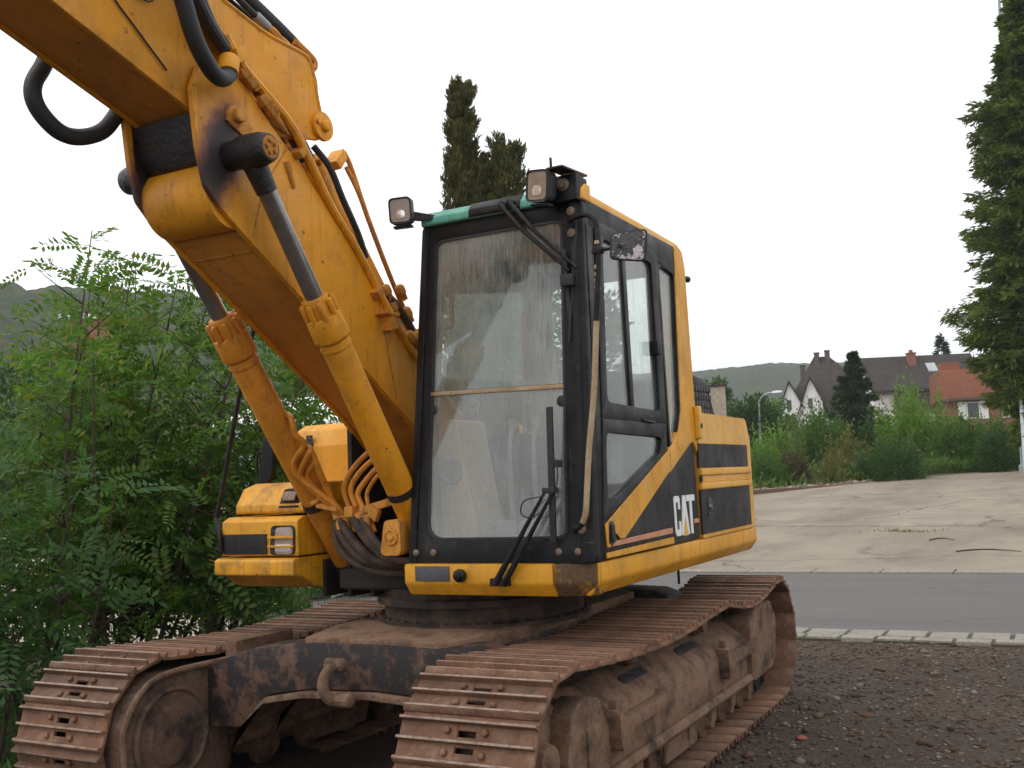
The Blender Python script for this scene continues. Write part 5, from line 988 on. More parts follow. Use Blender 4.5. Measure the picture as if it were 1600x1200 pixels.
for pts, r_ in (([(-4.62, -3.22, 1.86), (-4.57, -3.33, 1.79), (-4.55, -3.43, 1.70), (-4.54, -3.485, 1.60), (-4.53, -3.455, 1.51), (-4.52, -3.41, 1.43)], .016),
              ([(-4.60, -3.20, 1.80), (-4.55, -3.30, 1.74), (-4.53, -3.39, 1.66), (-4.52, -3.425, 1.58), (-4.51, -3.38, 1.48), (-4.50, -3.36, 1.42)], .016),
              ([(-4.58, -3.17, 1.76), (-4.53, -3.25, 1.70), (-4.51, -3.33, 1.62), (-4.50, -3.365, 1.56), (-4.50, -3.33, 1.48), (-4.49, -3.30, 1.42)], .016),
              ([(-4.56, -3.17, 1.70), (-4.51, -3.23, 1.66), (-4.50, -3.29, 1.59), (-4.50, -3.305, 1.54), (-4.49, -3.28, 1.46)], .012)): fpipe(pts, r_, 'orange', C1)
for x0, y0, z0 in ((-4.489, -3.453, 1.43), (-4.50, -3.465, 1.41), (-4.49, -3.50, 1.45), (-4.51, -3.41, 1.44), (-4.49, -3.355, 1.43), (-4.49, -3.29, 1.43)):
    q = MB(); q.lathe((x0, y0 - .01, z0 + .03), (.05, .35, -.9), [(0, .016), (.015, .027), (.05, .027), (.055, .021), (.085, .024), (.11, .024), (.115, .018)], 6); obj('pipe_fitting', q, 'rustyyellow', C1)
for k, pts in enumerate(([(-4.49, -3.50, 1.44), (-4.49, -3.49, 1.39), (-4.48, -3.42, 1.29), (-4.50, -3.30, 1.20), (-4.6, -3.1, 1.17)], [(-4.48, -3.46, 1.43), (-4.465, -3.44, 1.395), (-4.46, -3.35, 1.295), (-4.48, -3.22, 1.205), (-4.6, -3.0, 1.18)],
             [(-4.50, -3.40, 1.44), (-4.45, -3.335, 1.395), (-4.44, -3.24, 1.295), (-4.46, -3.13, 1.22), (-4.55, -3.0, 1.19)], [(-4.49, -3.33, 1.43), (-4.44, -3.27, 1.375), (-4.43, -3.17, 1.275), (-4.45, -3.06, 1.21), (-4.55, -2.96, 1.20)],
             [(-4.52, -3.53, 1.40), (-4.51, -3.52, 1.30), (-4.49, -3.42, 1.21), (-4.52, -3.28, 1.15), (-4.6, -3.1, 1.13)])):
    fpipe(pts, (.026, .024, .026, .022, .02)[k], 'dustyhose', EX, 'hydraulic_hose', 7)
fpipe([(-4.50, -3.30, 1.42), (-4.44, -3.24, 1.36), (-4.43, -3.20, 1.30), (-4.44, -3.215, 1.26), (-4.47, -3.25, 1.30)], .010, 'dustyhose', EX, 'hydraulic_hose')
bd = MB()
bd.lathe(lerp(A2, B2, .80), V3(B2) - V3(A2), [(0, .082), (.045, .082)], 28); obj('cylinder_band', bd, 'darkiron', C2); bd = MB(); bd.lathe(lerp(A1, B1, .83), V3(B1) - V3(A1), [(0, .079), (.04, .079)], 28); obj('cylinder_band', bd, 'darkiron', C1)
for c_, ax_, ay_, az_ in (((-4.50, -3.33, 1.445), (.03, 0, 0), (0, .05, .004), (0, 0, .022)), ((-4.48, -3.40, 1.47), (.025, 0, 0), (0, .03, 0), (0, 0, .03)), ((-4.47, -3.20, 1.50), (.012, 0, 0), (0, .13, .03), (0, 0, .022)), ((-4.46, -3.23, 1.46), (.02, 0, 0), (0, .025, -.02), (0, .012, .03)),
                        ((-4.44, -3.53, 1.50), (.012, 0, 0), (0, .07, -.012), (0, 0, .016)), ((-4.47, -3.28, 1.42), (.02, 0, 0), (0, .022, 0), (0, 0, .035)), ((-4.43, -3.60, 1.53), (.010, 0, 0), (0, .03, .012), (0, -.006, .012))):
    q = MB(); q.obox(c_, ax_, ay_, az_); obj('pipe_bracket', q, 'rustyyellow', EX, .008)
ctg = MB(); ctg.prism(rpoly([(-3.16, 1.24), (-3.03, 1.24), (-3.03, 1.43), (-3.13, 1.42)], .03), 'x', -4.50, -4.40); ctg.lathe((-4.40, -3.085, 1.335), (1, 0, 0), [(0, .042), (.012, .042), (.014, .032), (.008, .030), (.008, .020), (.02, .018), (.02, .004)], 24); obj('cylinder_foot', ctg, 'rustyyellow', EX, .008)
ctg = MB(); ctg.lathe((-4.82, -3.78, 1.13), (0, 1, 0), [(0, .05), (.23, .05)], 18); obj('cylinder_foot', ctg, 'darkiron', EX, .008)
# ---- right-hand body: tool box, tank, rail, mirror -----------------
tb = MB()
tb.prism([(-4.52, 1.115), (-4.43, 1.13), (-4.43, 1.215), (-4.46, 1.225), (-5.6, 1.225), (-5.6, 1.10), (-4.70, 1.04), (-4.60, 1.06)], 'y', -4.35, -3.765); TB = obj('tool_box', tb, 'grimyyellow', EX, .014, 3)
tb = MB(); tb.prism(rpoly([(-4.475, 1.235), (-4.475, 1.43), (-4.53, 1.455), (-5.5, 1.455), (-5.5, 1.235)], .012), 'y', -4.325, -3.765); obj('lamp_box', tb, 'yellow', TB, .02, 3)
tb = MB(); tb.prism(rpoly([(-4.53, 1.47), (-4.535, 1.52), (-4.60, 1.615), (-4.70, 1.645), (-5.5, 1.645), (-5.5, 1.47)], .03), 'y', -4.275, -3.765); obj('tool_box_lid', tb, 'grimyyellow', TB, .018, 3)
p = MB(); p.box(-4.475, -4.466, -4.31, -3.985, 1.245, 1.36); obj('black_panel', p, 'decal', TB, .003)
p = MB(); p.prism(rpoly([(-3.965, 1.24), (-3.785, 1.24), (-3.78, 1.405), (-3.95, 1.405)], .03), 'x', -4.476, -4.468); hl_ = obj('headlight_recess', p, 'greasy', TB)
p = MB(); p.prism(rpoly([(-3.925, 1.245), (-3.795, 1.245), (-3.79, 1.395), (-3.915, 1.395)], .03), 'x', -4.474, -4.462); obj('headlight', p, 'lens', TB, .004)
p = MB(); p.prism(rpoly([(-3.915, 1.26), (-3.805, 1.26), (-3.805, 1.30), (-3.915, 1.30)], .01), 'x', -4.463, -4.457); obj('headlight_reflector', p, 'reflector', hl_, .003)
p = MB()
for z in (1.29, 1.34): p.box(-4.461, -4.448, -3.965, -3.78, z - .007, z + .007)
obj('headlight_guard', p, 'yellow', hl_, .003)
p = MB(); p.slab([(-4.575, -3.95, 1.51), (-4.575, -3.80, 1.51), (-4.605, -3.80, 1.61), (-4.605, -3.93, 1.61)], [(-4.53, -3.95, 1.50), (-4.53, -3.80, 1.50), (-4.565, -3.80, 1.605), (-4.565, -3.93, 1.605)]); lt_ = obj('latch_recess', p, 'darkiron', TB, .004)
p = MB(); p.obox((-4.540, -3.87, 1.565), (.006, 0, .004), (0, .045, 0), (-.012, 0, .025)); obj('latch', p, 'bolt', lt_, .004)
p = MB(); p.prism(rpoly([(-4.98, 1.2), (-4.98, 1.86), (-5.02, 1.96), (-5.10, 2.0), (-6.2, 2.0), (-6.2, 1.2)], .03), 'y', -4.22, -3.60); FT = obj('fuel_tank', p, 'yellow', EX, .05, 4)
p = MB(); p.box(-4.982, -4.972, -4.10, -4.055, 1.55, 1.93); obj('tank_slot', p, 'greasy', FT, .002)
p = MB(); p.box(-5.5, -5.3, -3.72, -3.55, 1.96, 2.02); p.lathe((-5.4, -3.63, 2.02), (0, 0, 1), [(0, .06), (.1, .06), (.12, .05)], 16); obj('tank_filler', p, 'rustyyellow', FT, .005)
p = MB(); p.tube(smooth_path([(-4.46, -4.32, 1.26), (-4.46, -4.325, 1.36), (-4.50, -4.385, 1.45), (-4.505, -4.37, 1.54), (-4.54, -4.13, 2.50), (-4.66, -4.11, 2.58), (-5.3, -4.11, 2.60)], 6), .014, 10); obj('grab_rail', p, 'black', EX)
mr = MB(); mr.slab([V3((-4.86, -4.33, 1.62)) + V3((0, a, b)) for a, b in rpoly([(-.03, 0), (.03, 0), (.085, .08), (.10, .26), (.06, .33), (.015, .30)], .03)],
                   [V3((-4.82, -4.33, 1.62)) + V3((0, a, b)) for a, b in rpoly([(-.03, 0), (.03, 0), (.085, .08), (.10, .26), (.06, .33), (.015, .30)], .03)])
MR = obj('wing_mirror', mr, 'black', EX, .012, 3)
p = MB(); p.tube(smooth_path([(-4.84, -4.35, 1.62), (-4.84, -4.38, 1.70), (-4.84, -4.375, 1.82), (-4.84, -4.35, 1.84), (-4.84, -4.31, 1.84)], 5), .008, 8); p.tube([(-4.84, -4.35, 1.63), (-4.86, -4.15, 1.58)], .008, 8); obj('mirror_arm', p, 'black', MR)
# engine house and counterweight
def plan(x0, x1, ya, yb, r): return rpoly([(x0, ya), (x1, ya), (x1, yb), (x0, yb)], [.02, r, r, .02], 7)
eh = MB(); eh.prism([(-6.03, 1.205), (-6.03, 1.965)] + rpoly([(-7.02, 1.965), (-7.12, 1.955), (-7.205, 1.80)], [.001, .07, .001], 4)[5:] + [(-7.205, 1.205)], 'y', YRt, YL)
EH = obj('engine_house', eh, 'hoodyellow', EX, .075, 5)
def dec(name, z0, z1, mat, x0=-6.015, x1=-7.203, th=.0035, bv=0.0012):
    b = MB(); A = [(p[0], p[1] + 0) for p in [(x0, YL + th), (-7.10, YL + th), (-7.165, YL + th - .012), (-7.192, YL + th - .035), (-7.2035, YL - .085), (-7.2035, YL - .5)]]
    B = [(x0, YL - .01)] + [(-7.10, YL - .01), (-7.15, YL - .02), (-7.18, YL - .045), (-7.19, YL - .085), (-7.19, YL - .5)]
    b.prism(A + B[::-1], 'z', z0, z1); return obj(name, b, mat, EH, bv, 1)
dec('black_panel', 1.625, 1.775, 'decal'); dec('black_panel', 1.225, 1.492, 'decal')
rb = MB()
for z0, z1, th in ((1.496, 1.535, .016), (1.535, 1.58, .006), (1.58, 1.622, .018)):
    A = [(-6.02, YL + th), (-7.10, YL + th), (-7.175, YL + th - .014), (-7.205, YL + th - .04), (-7.214, YL - .085), (-7.214, YL - .5)]
    rb.prism(A + [(-7.19, YL - .5), (-7.18, YL - .06), (-7.12, YL - .012), (-6.02, YL - .01)], 'z', z0, z1)
obj('pressed_rib', rb, 'hoodyellow', EH, .006, 2)
dec('panel_edge', 1.202, 1.224, 'yellow', th=.006)
cw = MB(); cw.prism(rpoly([(-7.19, -2.20), (-7.62, -2.45), (-7.80, -3.1), (-7.62, -3.9), (-7.19, -4.1)], .15, 6), 'z', 1.10, 1.95); obj('counterweight', cw, 'black', EX, .06, 4)
vt = MB(); vt.prism([(-6.2, 1.93), (-6.25, 2.20), (-6.35, 2.25), (-6.76, 2.25), (-6.88, 2.18), (-7.04, 1.93)], 'y', -3.7, -2.12); VT = obj('engine_cover', vt, 'black', EX, .03, 3)
lv = MB()
for i in range(7):
    for j in range(4):
        x = -6.53 + -.058 * i - .0 * j; z = 1.985 + .052 * j
        if x < -6.86 + .035 * (4 - j) - .12: continue
        lv.box(x - .02, x + .02, -2.122, -2.112, z, z + .035)
obj('louvre', lv, 'greasy', VT, .003)
p = MB(); p.box(-5.99, -6.05, -1.95, -1.915, 1.80, 2.0); p2 = obj('hood_hinge', p, 'hoodyellow', EX, .012, 3)
p = MB(); p.lathe((-6.02, -1.918, 1.88), (0, 1, 0), [(0, .016), (.008, .016)], 10); obj('hinge_bolt', p, 'greasy', p2)
p = MB(); p.prism(rpoly([(-6.13, 1.33), (-6.22, 1.33), (-6.22, 1.44), (-6.13, 1.44)], .012), 'y', YL, YL + .008); pl_ = obj('lock_recess', p, 'greasy', EH, .002)
p = MB(); p.lathe((-6.175, YL + .008, 1.385), (0, 1, 0), [(0, .018), (.008, .016)], 12); p.box(-6.18, -6.17, YL + .008, YL + .02, 1.372, 1.398); obj('lock', p, 'chrome', pl_)
p = MB(); p.lathe((-6.02, YL + .004, 1.56), (0, 1, 0), [(0, .022), (.01, .020)], 12); obj('panel_knob', p, 'black', EH)
p = MB(); p.tube([(-5.75, -2.02, 1.05), (-5.75, -2.02, .96)], .008, 6); obj('drain_pipe', p, 'black', EX)
# ================================================================== cab
def yl(z): return -1.945 - (z - 1.2) * .014
def yr(z): return -2.985 + (z - 1.2) * .046
def F(y, z, d=0): return (-4.40 - (z - 1.2) * .066 + d, y, z)
def S(x, z, d=0): return (x, yl(z) + d, z)
cabp = MB()
ZT = 2.965
# front frame with one big rounded opening
outer = rpoly([(yr(1.2), 1.2), (yl(1.2), 1.2), (yl(ZT), ZT), (yr(ZT), ZT)], .035, 6)
gy0, gy1 = -2.875, -2.085
inner = rpoly([(gy0, 1.315), (gy1, 1.315), (gy1 + .005, 2.875), (gy0 + .055, 2.875)], [.09, .05, .05, .05], 6)
cabp.ring([F(a, b) for a, b in outer], [F(a, b) for a, b in inner], (-.07, 0, 0))
CAB = obj('cab_frame', cabp, 'black', EX, .010, 2)
# left front corner post: rounded, and the sill of black under the glass
cp_ = MB(); cp_.slab([F(y, 1.2, d) for y, d in ((yl(1.2) - .07, -.07), (yl(1.2) - .07, .012), (yl(1.2) - .035, .008), (yl(1.2) - .004, -.03), (yl(1.2), -.11))],
                    [F(y, ZT, d) for y, d in ((yl(ZT) - .07, -.07), (yl(ZT) - .07, .012), (yl(ZT) - .035, .008), (yl(ZT) - .004, -.03), (yl(ZT), -.11))]); obj('corner_post', cp_, 'black', CAB, .012, 3)
cp_ = MB(); cp_.slab([F(y, 1.2, d) for y, d in ((yr(1.2) + .05, .010), (yr(1.2) + .01, .004), (yr(1.2), -.05), (yr(1.2), -.12), (yr(1.2) + .05, -.12))],
                    [F(y, ZT, d) for y, d in ((yr(ZT) + .05, .010), (yr(ZT) + .01, .004), (yr(ZT), -.05), (yr(ZT), -.12), (yr(ZT) + .05, -.12))]); obj('corner_post', cp_, 'black', CAB, .008, 2)
gk = MB(); n_in = rpoly([(gy0 + .012, 1.327), (gy1 - .012, 1.327), (gy1 - .008, 2.863), (gy0 + .067, 2.863)], [.085, .045, .045, .045], 6)
gk.ring([F(a, b, -.004) for a, b in inner], [F(a, b, -.004) for a, b in n_in], (-.02, 0, 0)); obj('window_seal', gk, 'rubber', CAB)
def pane(name, pts, mat, parent, off):
    b = MB(); A = [V3(p) for p in pts]; b.slab(A, [a + V3(off) for a in A]); return obj(name, b, mat, parent, smooth=False)
ws1 = pane('windshield', [F(a, b, -.012) for a, b in rpoly([(gy0 + .003, 2.075), (gy1 - .003, 2.055), (gy1, 2.868), (gy0 + .056, 2.868)], [.004, .004, .05, .05])], 'glassF', CAB, (-.006, 0, 0))
ws2 = pane('windshield', [F(a, b, -.012) for a, b in rpoly([(gy0 + .003, 1.32), (gy1 - .003, 1.32), (gy1 - .003, 2.03), (gy0 + .003, 2.05)], [.085, .045, .004, .004])], 'glassL', CAB, (-.006, 0, 0))
dv = MB(); dv.slab([F(gy0 + .004, 2.052, -.004), F(gy1 - .004, 2.032, -.004), F(gy1 - .004, 2.052, -.004), F(gy0 + .004, 2.073, -.004)], [F(gy0 + .004, 2.052, -.03), F(gy1 - .004, 2.032, -.03), F(gy1 - .004, 2.052, -.03), F(gy0 + .004, 2.073, -.03)]); obj('window_bar', dv, 'scratched', CAB, .003, label='rusty brown bar between the two windshield panes')
lk = MB()
for y, z in ((gy0 + .03, 1.98), (gy1 - .02, 1.97)): lk.lathe(F(y, z, -.03), (1, 0, 0), [(0, .028), (.02, .028), (.024, .02)], 14)
obj('window_latch', lk, 'rubber', CAB)
bt = MB()
for y in (-2.935, -2.83, -2.13, -2.03): bt.lathe(F(y, 1.255, .0), (1, 0, 0), [(0, .017), (.008, .017), (.013, .008)], 12)
obj('frame_bolt', bt, 'bolt', CAB)
for z in (2.90, 2.79, 1.36): bt = MB(); bt.lathe(F(yl(z) - .055, z, .012), (1, 0, 0), [(0, .022), (.010, .022), (.014, .012)], 10); obj('rail_bolt', bt, 'bolt', CAB)
# side: lower body of the cab, black
body = rpoly([(-4.50, 1.205), (-5.985, 1.205), (-5.985, 1.86), (-5.80, 1.84), (-5.60, 1.66), (-4.46, 1.40)], .03, 4)
lw = MB(); lw.slab([S(x, z, -.008) for x, z in body], [S(x, z, -.04) for x, z in body]); obj('cab_side_panel', lw, 'decal', CAB, .004)
# top rail and pillars of the side
tr_ = MB(); tr_.slab([S(x, z) for x, z in ((-4.55, 2.83), (-5.50, 2.83), (-5.86, 2.78), (-5.86, 2.965), (-4.55, 2.965))], [S(x, z, -.05) for x, z in ((-4.55, 2.83), (-5.50, 2.83), (-5.86, 2.78), (-5.86, 2.965), (-4.55, 2.965))]); obj('side_rail', tr_, 'black', CAB, .006)
fp = MB(); fp.slab([S(x, z) for x, z in ((-4.47, 1.21), (-4.56, 1.21), (-4.63, 2.85), (-4.52, 2.85))], [S(x, z, -.06) for x, z in ((-4.47, 1.21), (-4.56, 1.21), (-4.63, 2.85), (-4.52, 2.85))]); obj('door_pillar', fp, 'black', CAB, .008)
# door: two openings
dou = rpoly([(-4.52, 1.225), (-5.475, 1.225), (-5.535, 2.87), (-4.655, 2.88), (-4.60, 2.0)], [.03, .03, .06, .09, .3], 5)
TH = -.045
up_i = rpoly([(-4.66, 1.965), (-5.405, 1.945), (-5.435, 2.79), (-4.735, 2.80)], .045, 5)
lo_i = rpoly([(-4.585, 1.475), (-4.70, 1.50), (-5.36, 1.715), (-5.405, 1.80), (-4.62, 1.815)], [.05, .04, .05, .04, .06], 5)
def split_frame(b, f, pieces):
    for pc in pieces: b.slab([f(x, z) for x, z in pc], [f(x, z, TH) for x, z in pc])
door = MB()
# upper ring
ou = rpoly([(-4.585, 1.88), (-5.50, 1.88), (-5.535, 2.87), (-4.655, 2.88)], [.002, .002, .06, .09], 5)
door.ring([S(x, z, .006) for x, z in ou], [S(x, z, .006) for x, z in up_i], (0, TH, 0))
ol = rpoly([(-4.515, 1.385), (-4.73, 1.43), (-5.44, 1.66), (-5.50, 1.88), (-4.585, 1.88)], .002, 5)
door.ring([S(x, z, .006) for x, z in ol], [S(x, z, .006) for x, z in lo_i], (0, TH, 0))
DR = obj('cab_door', door, 'black', EX, .006, 2)
lp = MB(); q = [(-4.515, 1.38), (-4.73, 1.425), (-5.44, 1.655), (-5.49, 1.86), (-5.478, 1.225), (-4.515, 1.225)]; lp.slab([S(x, z, .003) for x, z in q], [S(x, z, TH) for x, z in q]); obj('door_panel', lp, 'decal', DR, .004)
def band(name, q, mat, d0=.003, d1=.0095, parent=None, bv=.002): b = MB(); b.slab([S(x, z, d1) for x, z in q], [S(x, z, d0) for x, z in q]); return obj(name, b, mat, parent or DR, bv, 1)
band('yellow_band', [(-4.525, 1.262), (-4.575, 1.262), (-4.575, 1.36), (-4.70, 1.292), (-4.76, 1.292), (-5.482, 1.615), (-5.492, 1.735), (-4.56, 1.388), (-4.52, 1.375)], 'yellow', .006, .012)
band('salmon_stripe', [(-4.60, 1.262), (-5.47, 1.268), (-5.47, 1.300), (-4.62, 1.286)], 'salmon', .004, .007)
band('door_edge', [(-4.52, 1.212), (-5.47, 1.212), (-5.47, 1.248), (-4.52, 1.238)], 'yellow', .003, .012)
p = MB(); rec = rpoly([(-4.545, 1.275), (-4.625, 1.275), (-4.625, 1.385), (-4.56, 1.385)], .018); p.slab([S(x, z, .013) for x, z in rec], [S(x, z, .004) for x, z in rec]); ha = obj('door_handle_recess', p, 'greasy', DR, .003)
p = MB(); p.slab([S(x, z, .026) for x, z in rpoly([(-4.57, 1.285), (-4.605, 1.285), (-4.605, 1.37), (-4.57, 1.37)], .01)], [S(x, z, .012) for x, z in rpoly([(-4.57, 1.285), (-4.605, 1.285), (-4.605, 1.37), (-4.57, 1.37)], .01)]); obj('door_handle', p, 'rubber', DR, .004)
pane('door_window', [S(x, z, -.012) for x, z in up_i], 'glassS', DR, (0, -.006, 0)); pane('door_window', [S(x, z, -.012) for x, z in lo_i], 'glassS', DR, (0, -.006, 0))
p = MB(); p.slab([S(-4.985, 1.95, .0), S(-5.035, 1.95, .0), S(-5.045, 2.79, .0), S(-4.995, 2.79, .0)], [S(-4.985, 1.95, -.03), S(-5.035, 1.95, -.03), S(-5.045, 2.79, -.03), S(-4.995, 2.79, -.03)]); obj('window_mullion', p, 'black', DR, .004)
p = MB(); p.box(-5.36, -5.42, yl(2.3) - .01, yl(2.3) + .035, 2.26, 2.34); obj('window_catch', p, 'black', DR, .008)
p = MB(); p.obox(S(-5.2, 1.885, .012), (.09, 0, .004), (0, .006, 0), (0, 0, .006)); obj('window_track', p, 'rubber', DR, .003)
# rear quarter window and yellow rear post
qo = rpoly([(-5.55, 1.70), (-5.70, 1.78), (-5.80, 1.95), (-5.88, 2.86), (-5.55, 2.86)], .03, 5); qi = rpoly([(-5.575, 1.76), (-5.68, 1.815), (-5.755, 1.96), (-5.835, 2.80), (-5.585, 2.80)], .05, 5)
p = MB(); p.ring([S(x, z, -.004) for x, z in qo], [S(x, z, -.004) for x, z in qi], (0, -.04, 0)); QF = obj('quarter_window_frame', p, 'black', CAB, .005)
pane('quarter_window', [S(x, z, -.018) for x, z in qi], 'glassS', CAB, (0, -.006, 0))
post = [(-5.505, 1.60), (-5.52, 1.735), (-5.62, 1.785), (-5.71, 1.85), (-5.775, 1.97), (-5.86, 2.93), (-5.90, 2.99), (-6.0, 2.96), (-6.035, 2.86), (-6.035, 1.70), (-5.96, 1.78), (-5.90, 1.77)]
p = MB(); p.slab([S(x, z, .006) for x, z in post], [S(x, z, -.10) for x, z in post]); obj('rear_post', p, 'yellow', CAB, .014, 3)
p = MB(); p.lathe((-6.03, yl(2.8) - .02, 2.80), (-1, .2, 0), [(0, .016), (.05, .016), (.055, .02), (.08, .02)], 10); obj('rear_bracket', p, 'black', CAB)
# panel with emblem behind the door
E0 = -5.545
def emb(name, polys, mat, d1):
    b = MB()
    for q in polys: b.slab([S(E0 - u * .37, 1.245 + v * .225, d1) for u, v in q], [S(E0 - u * .37, 1.245 + v * .225, -.01) for u, v in q])
    return obj(name, b, mat, CAB, smooth=False)
emb('emblem_letters', [[(.01, .10), (.05, 0), (.24, 0), (.28, .10), (.28, .36), (.20, .36), (.20, .16), (.09, .16), (.09, .84), (.20, .84), (.20, .66), (.28, .66), (.28, .92), (.24, 1.0), (.05, 1.0), (.01, .92)],
     [(.30, 0), (.375, 0), (.485, .50), (.595, 0), (.67, 0), (.545, 1.0), (.425, 1.0)], [(.60, 1.0), (.60, .84), (.745, .84), (.745, 0), (.85, .0), (.85, .84), (1.0, .84), (1.0, 1.0)]], 'white', -.003)
emb('emblem_triangle', [[(.385, -.02), (.585, -.02), (.485, .44)]], 'hoodyellow', -.001)
band('salmon_stripe', [(-5.89, 1.30), (-5.98, 1.30), (-5.98, 1.325), (-5.89, 1.325)], 'salmon', -.01, -.003, CAB)
# right wall, rear wall, floor, lining
def Rw(x, z, d=0): return (x, yr(z) + .02 + d, z)
ro = rpoly([(-4.47, 1.21), (-5.95, 1.21), (-5.95, 2.93), (-4.56, 2.93)], .02, 5); ri = rpoly([(-4.60, 1.72), (-5.62, 1.72), (-5.62, 2.76), (-4.68, 2.76)], .05, 5)
p = MB(); p.ring([Rw(x, z) for x, z in ro], [Rw(x, z) for x, z in ri], (0, .03, 0)); obj('right_wall', p, 'interior', CAB, .004)
pane('right_window', [Rw(x, z, .015) for x, z in ri], 'glassS', CAB, (0, -.005, 0))
bo = rpoly([(yr(1.21) + .04, 1.21), (yl(1.21) - .07, 1.21), (yl(2.93) - .07, 2.93), (yr(2.93) + .04, 2.93)], .01, 5); bi = rpoly([(-2.86, 1.80), (-2.10, 1.80), (-2.11, 2.82), (-2.84, 2.82)], .05, 5)
p = MB(); p.ring([(-5.93, a, b) for a, b in bo], [(-5.93, a, b) for a, b in bi], (-.03, 0, 0)); obj('rear_wall', p, 'interior', CAB, .004)
pane('rear_window', [(-5.945, a, b) for a, b in bi], 'glassS', CAB, (-.005, 0, 0))
p = MB(); p.box(-5.92, -4.60, -2.90, -2.02, 2.915, 2.94); obj('headlining', p, 'interior', CAB)
p = MB(); p.box(-5.92, -4.48, -2.95, -2.0, 1.20, 1.235); obj('cab_floor', p, 'rubber', CAB)
p = MB(); p.prism(rpoly([(-2.88, 1.24), (-2.63, 1.24), (-2.69, 1.52), (-2.755, 1.93), (-2.88, 1.93)], .04), 'x', -4.85, -4.55); ir = obj('console', p, 'tan', CAB, .02, 3)
p = MB(); p.lathe((-4.55, -2.80, 1.66), (1, 0, 0), [(0, .07), (.02, .07), (.022, .055), (.005, .05)], 20); obj('console_gauge', p, 'grey', CAB)
for y0, y1 in ((-2.80, -2.62), (-2.28, -2.10)):
    p = MB(); p.prism(rpoly([(-5.0, 1.6), (-5.6, 1.6), (-5.6, 1.82), (-5.0, 1.86)], .05), 'y', y0, y1); p.tube(smooth_path([(-5.06, (y0 + y1) / 2, 1.85), (-5.03, (y0 + y1) / 2, 1.98), (-5.04, (y0 + y1) / 2, 2.06)], 4), [.012] * 8 + [.024], 8); obj('arm_console', p, 'seat', CAB, .012)
p = MB(); p.prism(rpoly([(-5.05, 1.45), (-5.6, 1.45), (-5.6, 1.62), (-5.05, 1.68)], .06), 'y', -2.62, -2.28); p.box(-5.5, -5.15, -2.58, -2.32, 1.23, 1.46); ST = obj('seat', p, 'seat', CAB, .03, 3)
p = MB(); p.prism(rpoly([(-5.45, 1.6), (-5.58, 1.6), (-5.72, 2.20), (-5.60, 2.23)], .05), 'y', -2.66, -2.24); obj('seat_backrest', p, 'seat', CAB, .03, 3)
for y in (-2.53, -2.39):
    p = MB(); p.tube(smooth_path([(-4.72, y, 1.24), (-4.70, y, 1.5), (-4.66, y + .02, 1.75), (-4.70, y + .02, 1.88)], 5), .013, 8); p.lathe((-4.70, y + .02, 1.86), (0, 0, 1), [(0, .016), (.03, .024), (.06, .018)], 10); obj('travel_lever', p, 'grey', CAB)
    p = MB(); p.prism(rpoly([(y - .06, 1.25), (y + .06, 1.25), (y + .06, 1.40), (y - .06, 1.40)], .03), 'x', -4.64, -4.61); obj('pedal', p, 'grey', CAB, .008)
p = MB(); p.tube(smooth_path([F(-2.80, 2.66, -.05), F(-2.765, 2.65, -.07), F(-2.765, 2.5, -.07), F(-2.765, 2.42, -.07), F(-2.80, 2.41, -.05)], 4), .012, 8); obj('grab_handle', p, 'bolt', CAB)
# roof
rf = MB(); rp = rpoly([(yr(2.96) + .0, 2.955), (yl(2.96) + .004, 2.955), (yl(2.96) - .010, 3.01), (yl(2.96) - .07, 3.045), (yr(2.96) + .06, 3.045), (yr(2.96) + .01, 3.01)], .02, 3)
rf.slab([(-4.585, y, z) for y, z in rp], [(-5.93, y, z - .012) for y, z in rp]); RF = obj('cab_roof', rf, 'hoodyellow', CAB, .012, 3)
p = MB(); vp = rpoly([(-4.49, 2.955), (-4.497, 3.0), (-4.53, 3.035), (-4.60, 3.042), (-4.60, 2.955)], .015, 3); p.prism(vp, 'y', yr(2.96) + .01, -2.12); VS = obj('roof_visor', p, 'teal', CAB, .006, 2, label='teal green front edge of the cab roof with a black patch')
p = MB(); p.prism([(x + .006 if x > -4.56 else x, z + .004) for x, z in vp], 'y', -2.60, -2.30); obj('visor_patch', p, 'black', CAB, .01, 2)
p = MB(); p.box(-4.60, -4.47, -2.13, -1.975, 2.95, 3.075); p.slab([F(a, b, .02) for a, b in ((-2.11, 3.09), (-1.985, 3.09), (-1.985, 2.96), (-2.03, 2.96))], [F(a, b, .005) for a, b in ((-2.11, 3.09), (-1.985, 3.09), (-1.985, 2.96), (-2.03, 2.96))])
p.obox((-4.50, -2.035, 3.098), (.15, .0, -.012), (0, .045, 0), (0, 0, .006)); p.obox((-4.37, -2.06, 3.118), (.010, 0, .0), (0, .004, 0), (0, 0, .026)); obj('roof_bracket', p, 'black', CAB, .004)
p = MB(); p.lathe((-4.48, -2.045, 3.03), (1, 0, 0), [(0, .032), (.015, .032), (.02, .02), (.035, .018)], 10); obj('bracket_bolt', p, 'bolt', CAB)
p = MB(); cnr = [(-4.50, 2.955), (-4.51, 3.01), (-4.56, 3.045), (-4.61, 3.047), (-4.61, 2.955)]; p.prism(cnr, 'y', -1.99, yl(2.96) + .008); obj('roof_corner', p, 'hoodyellow', RF if False else CAB, .014, 3)
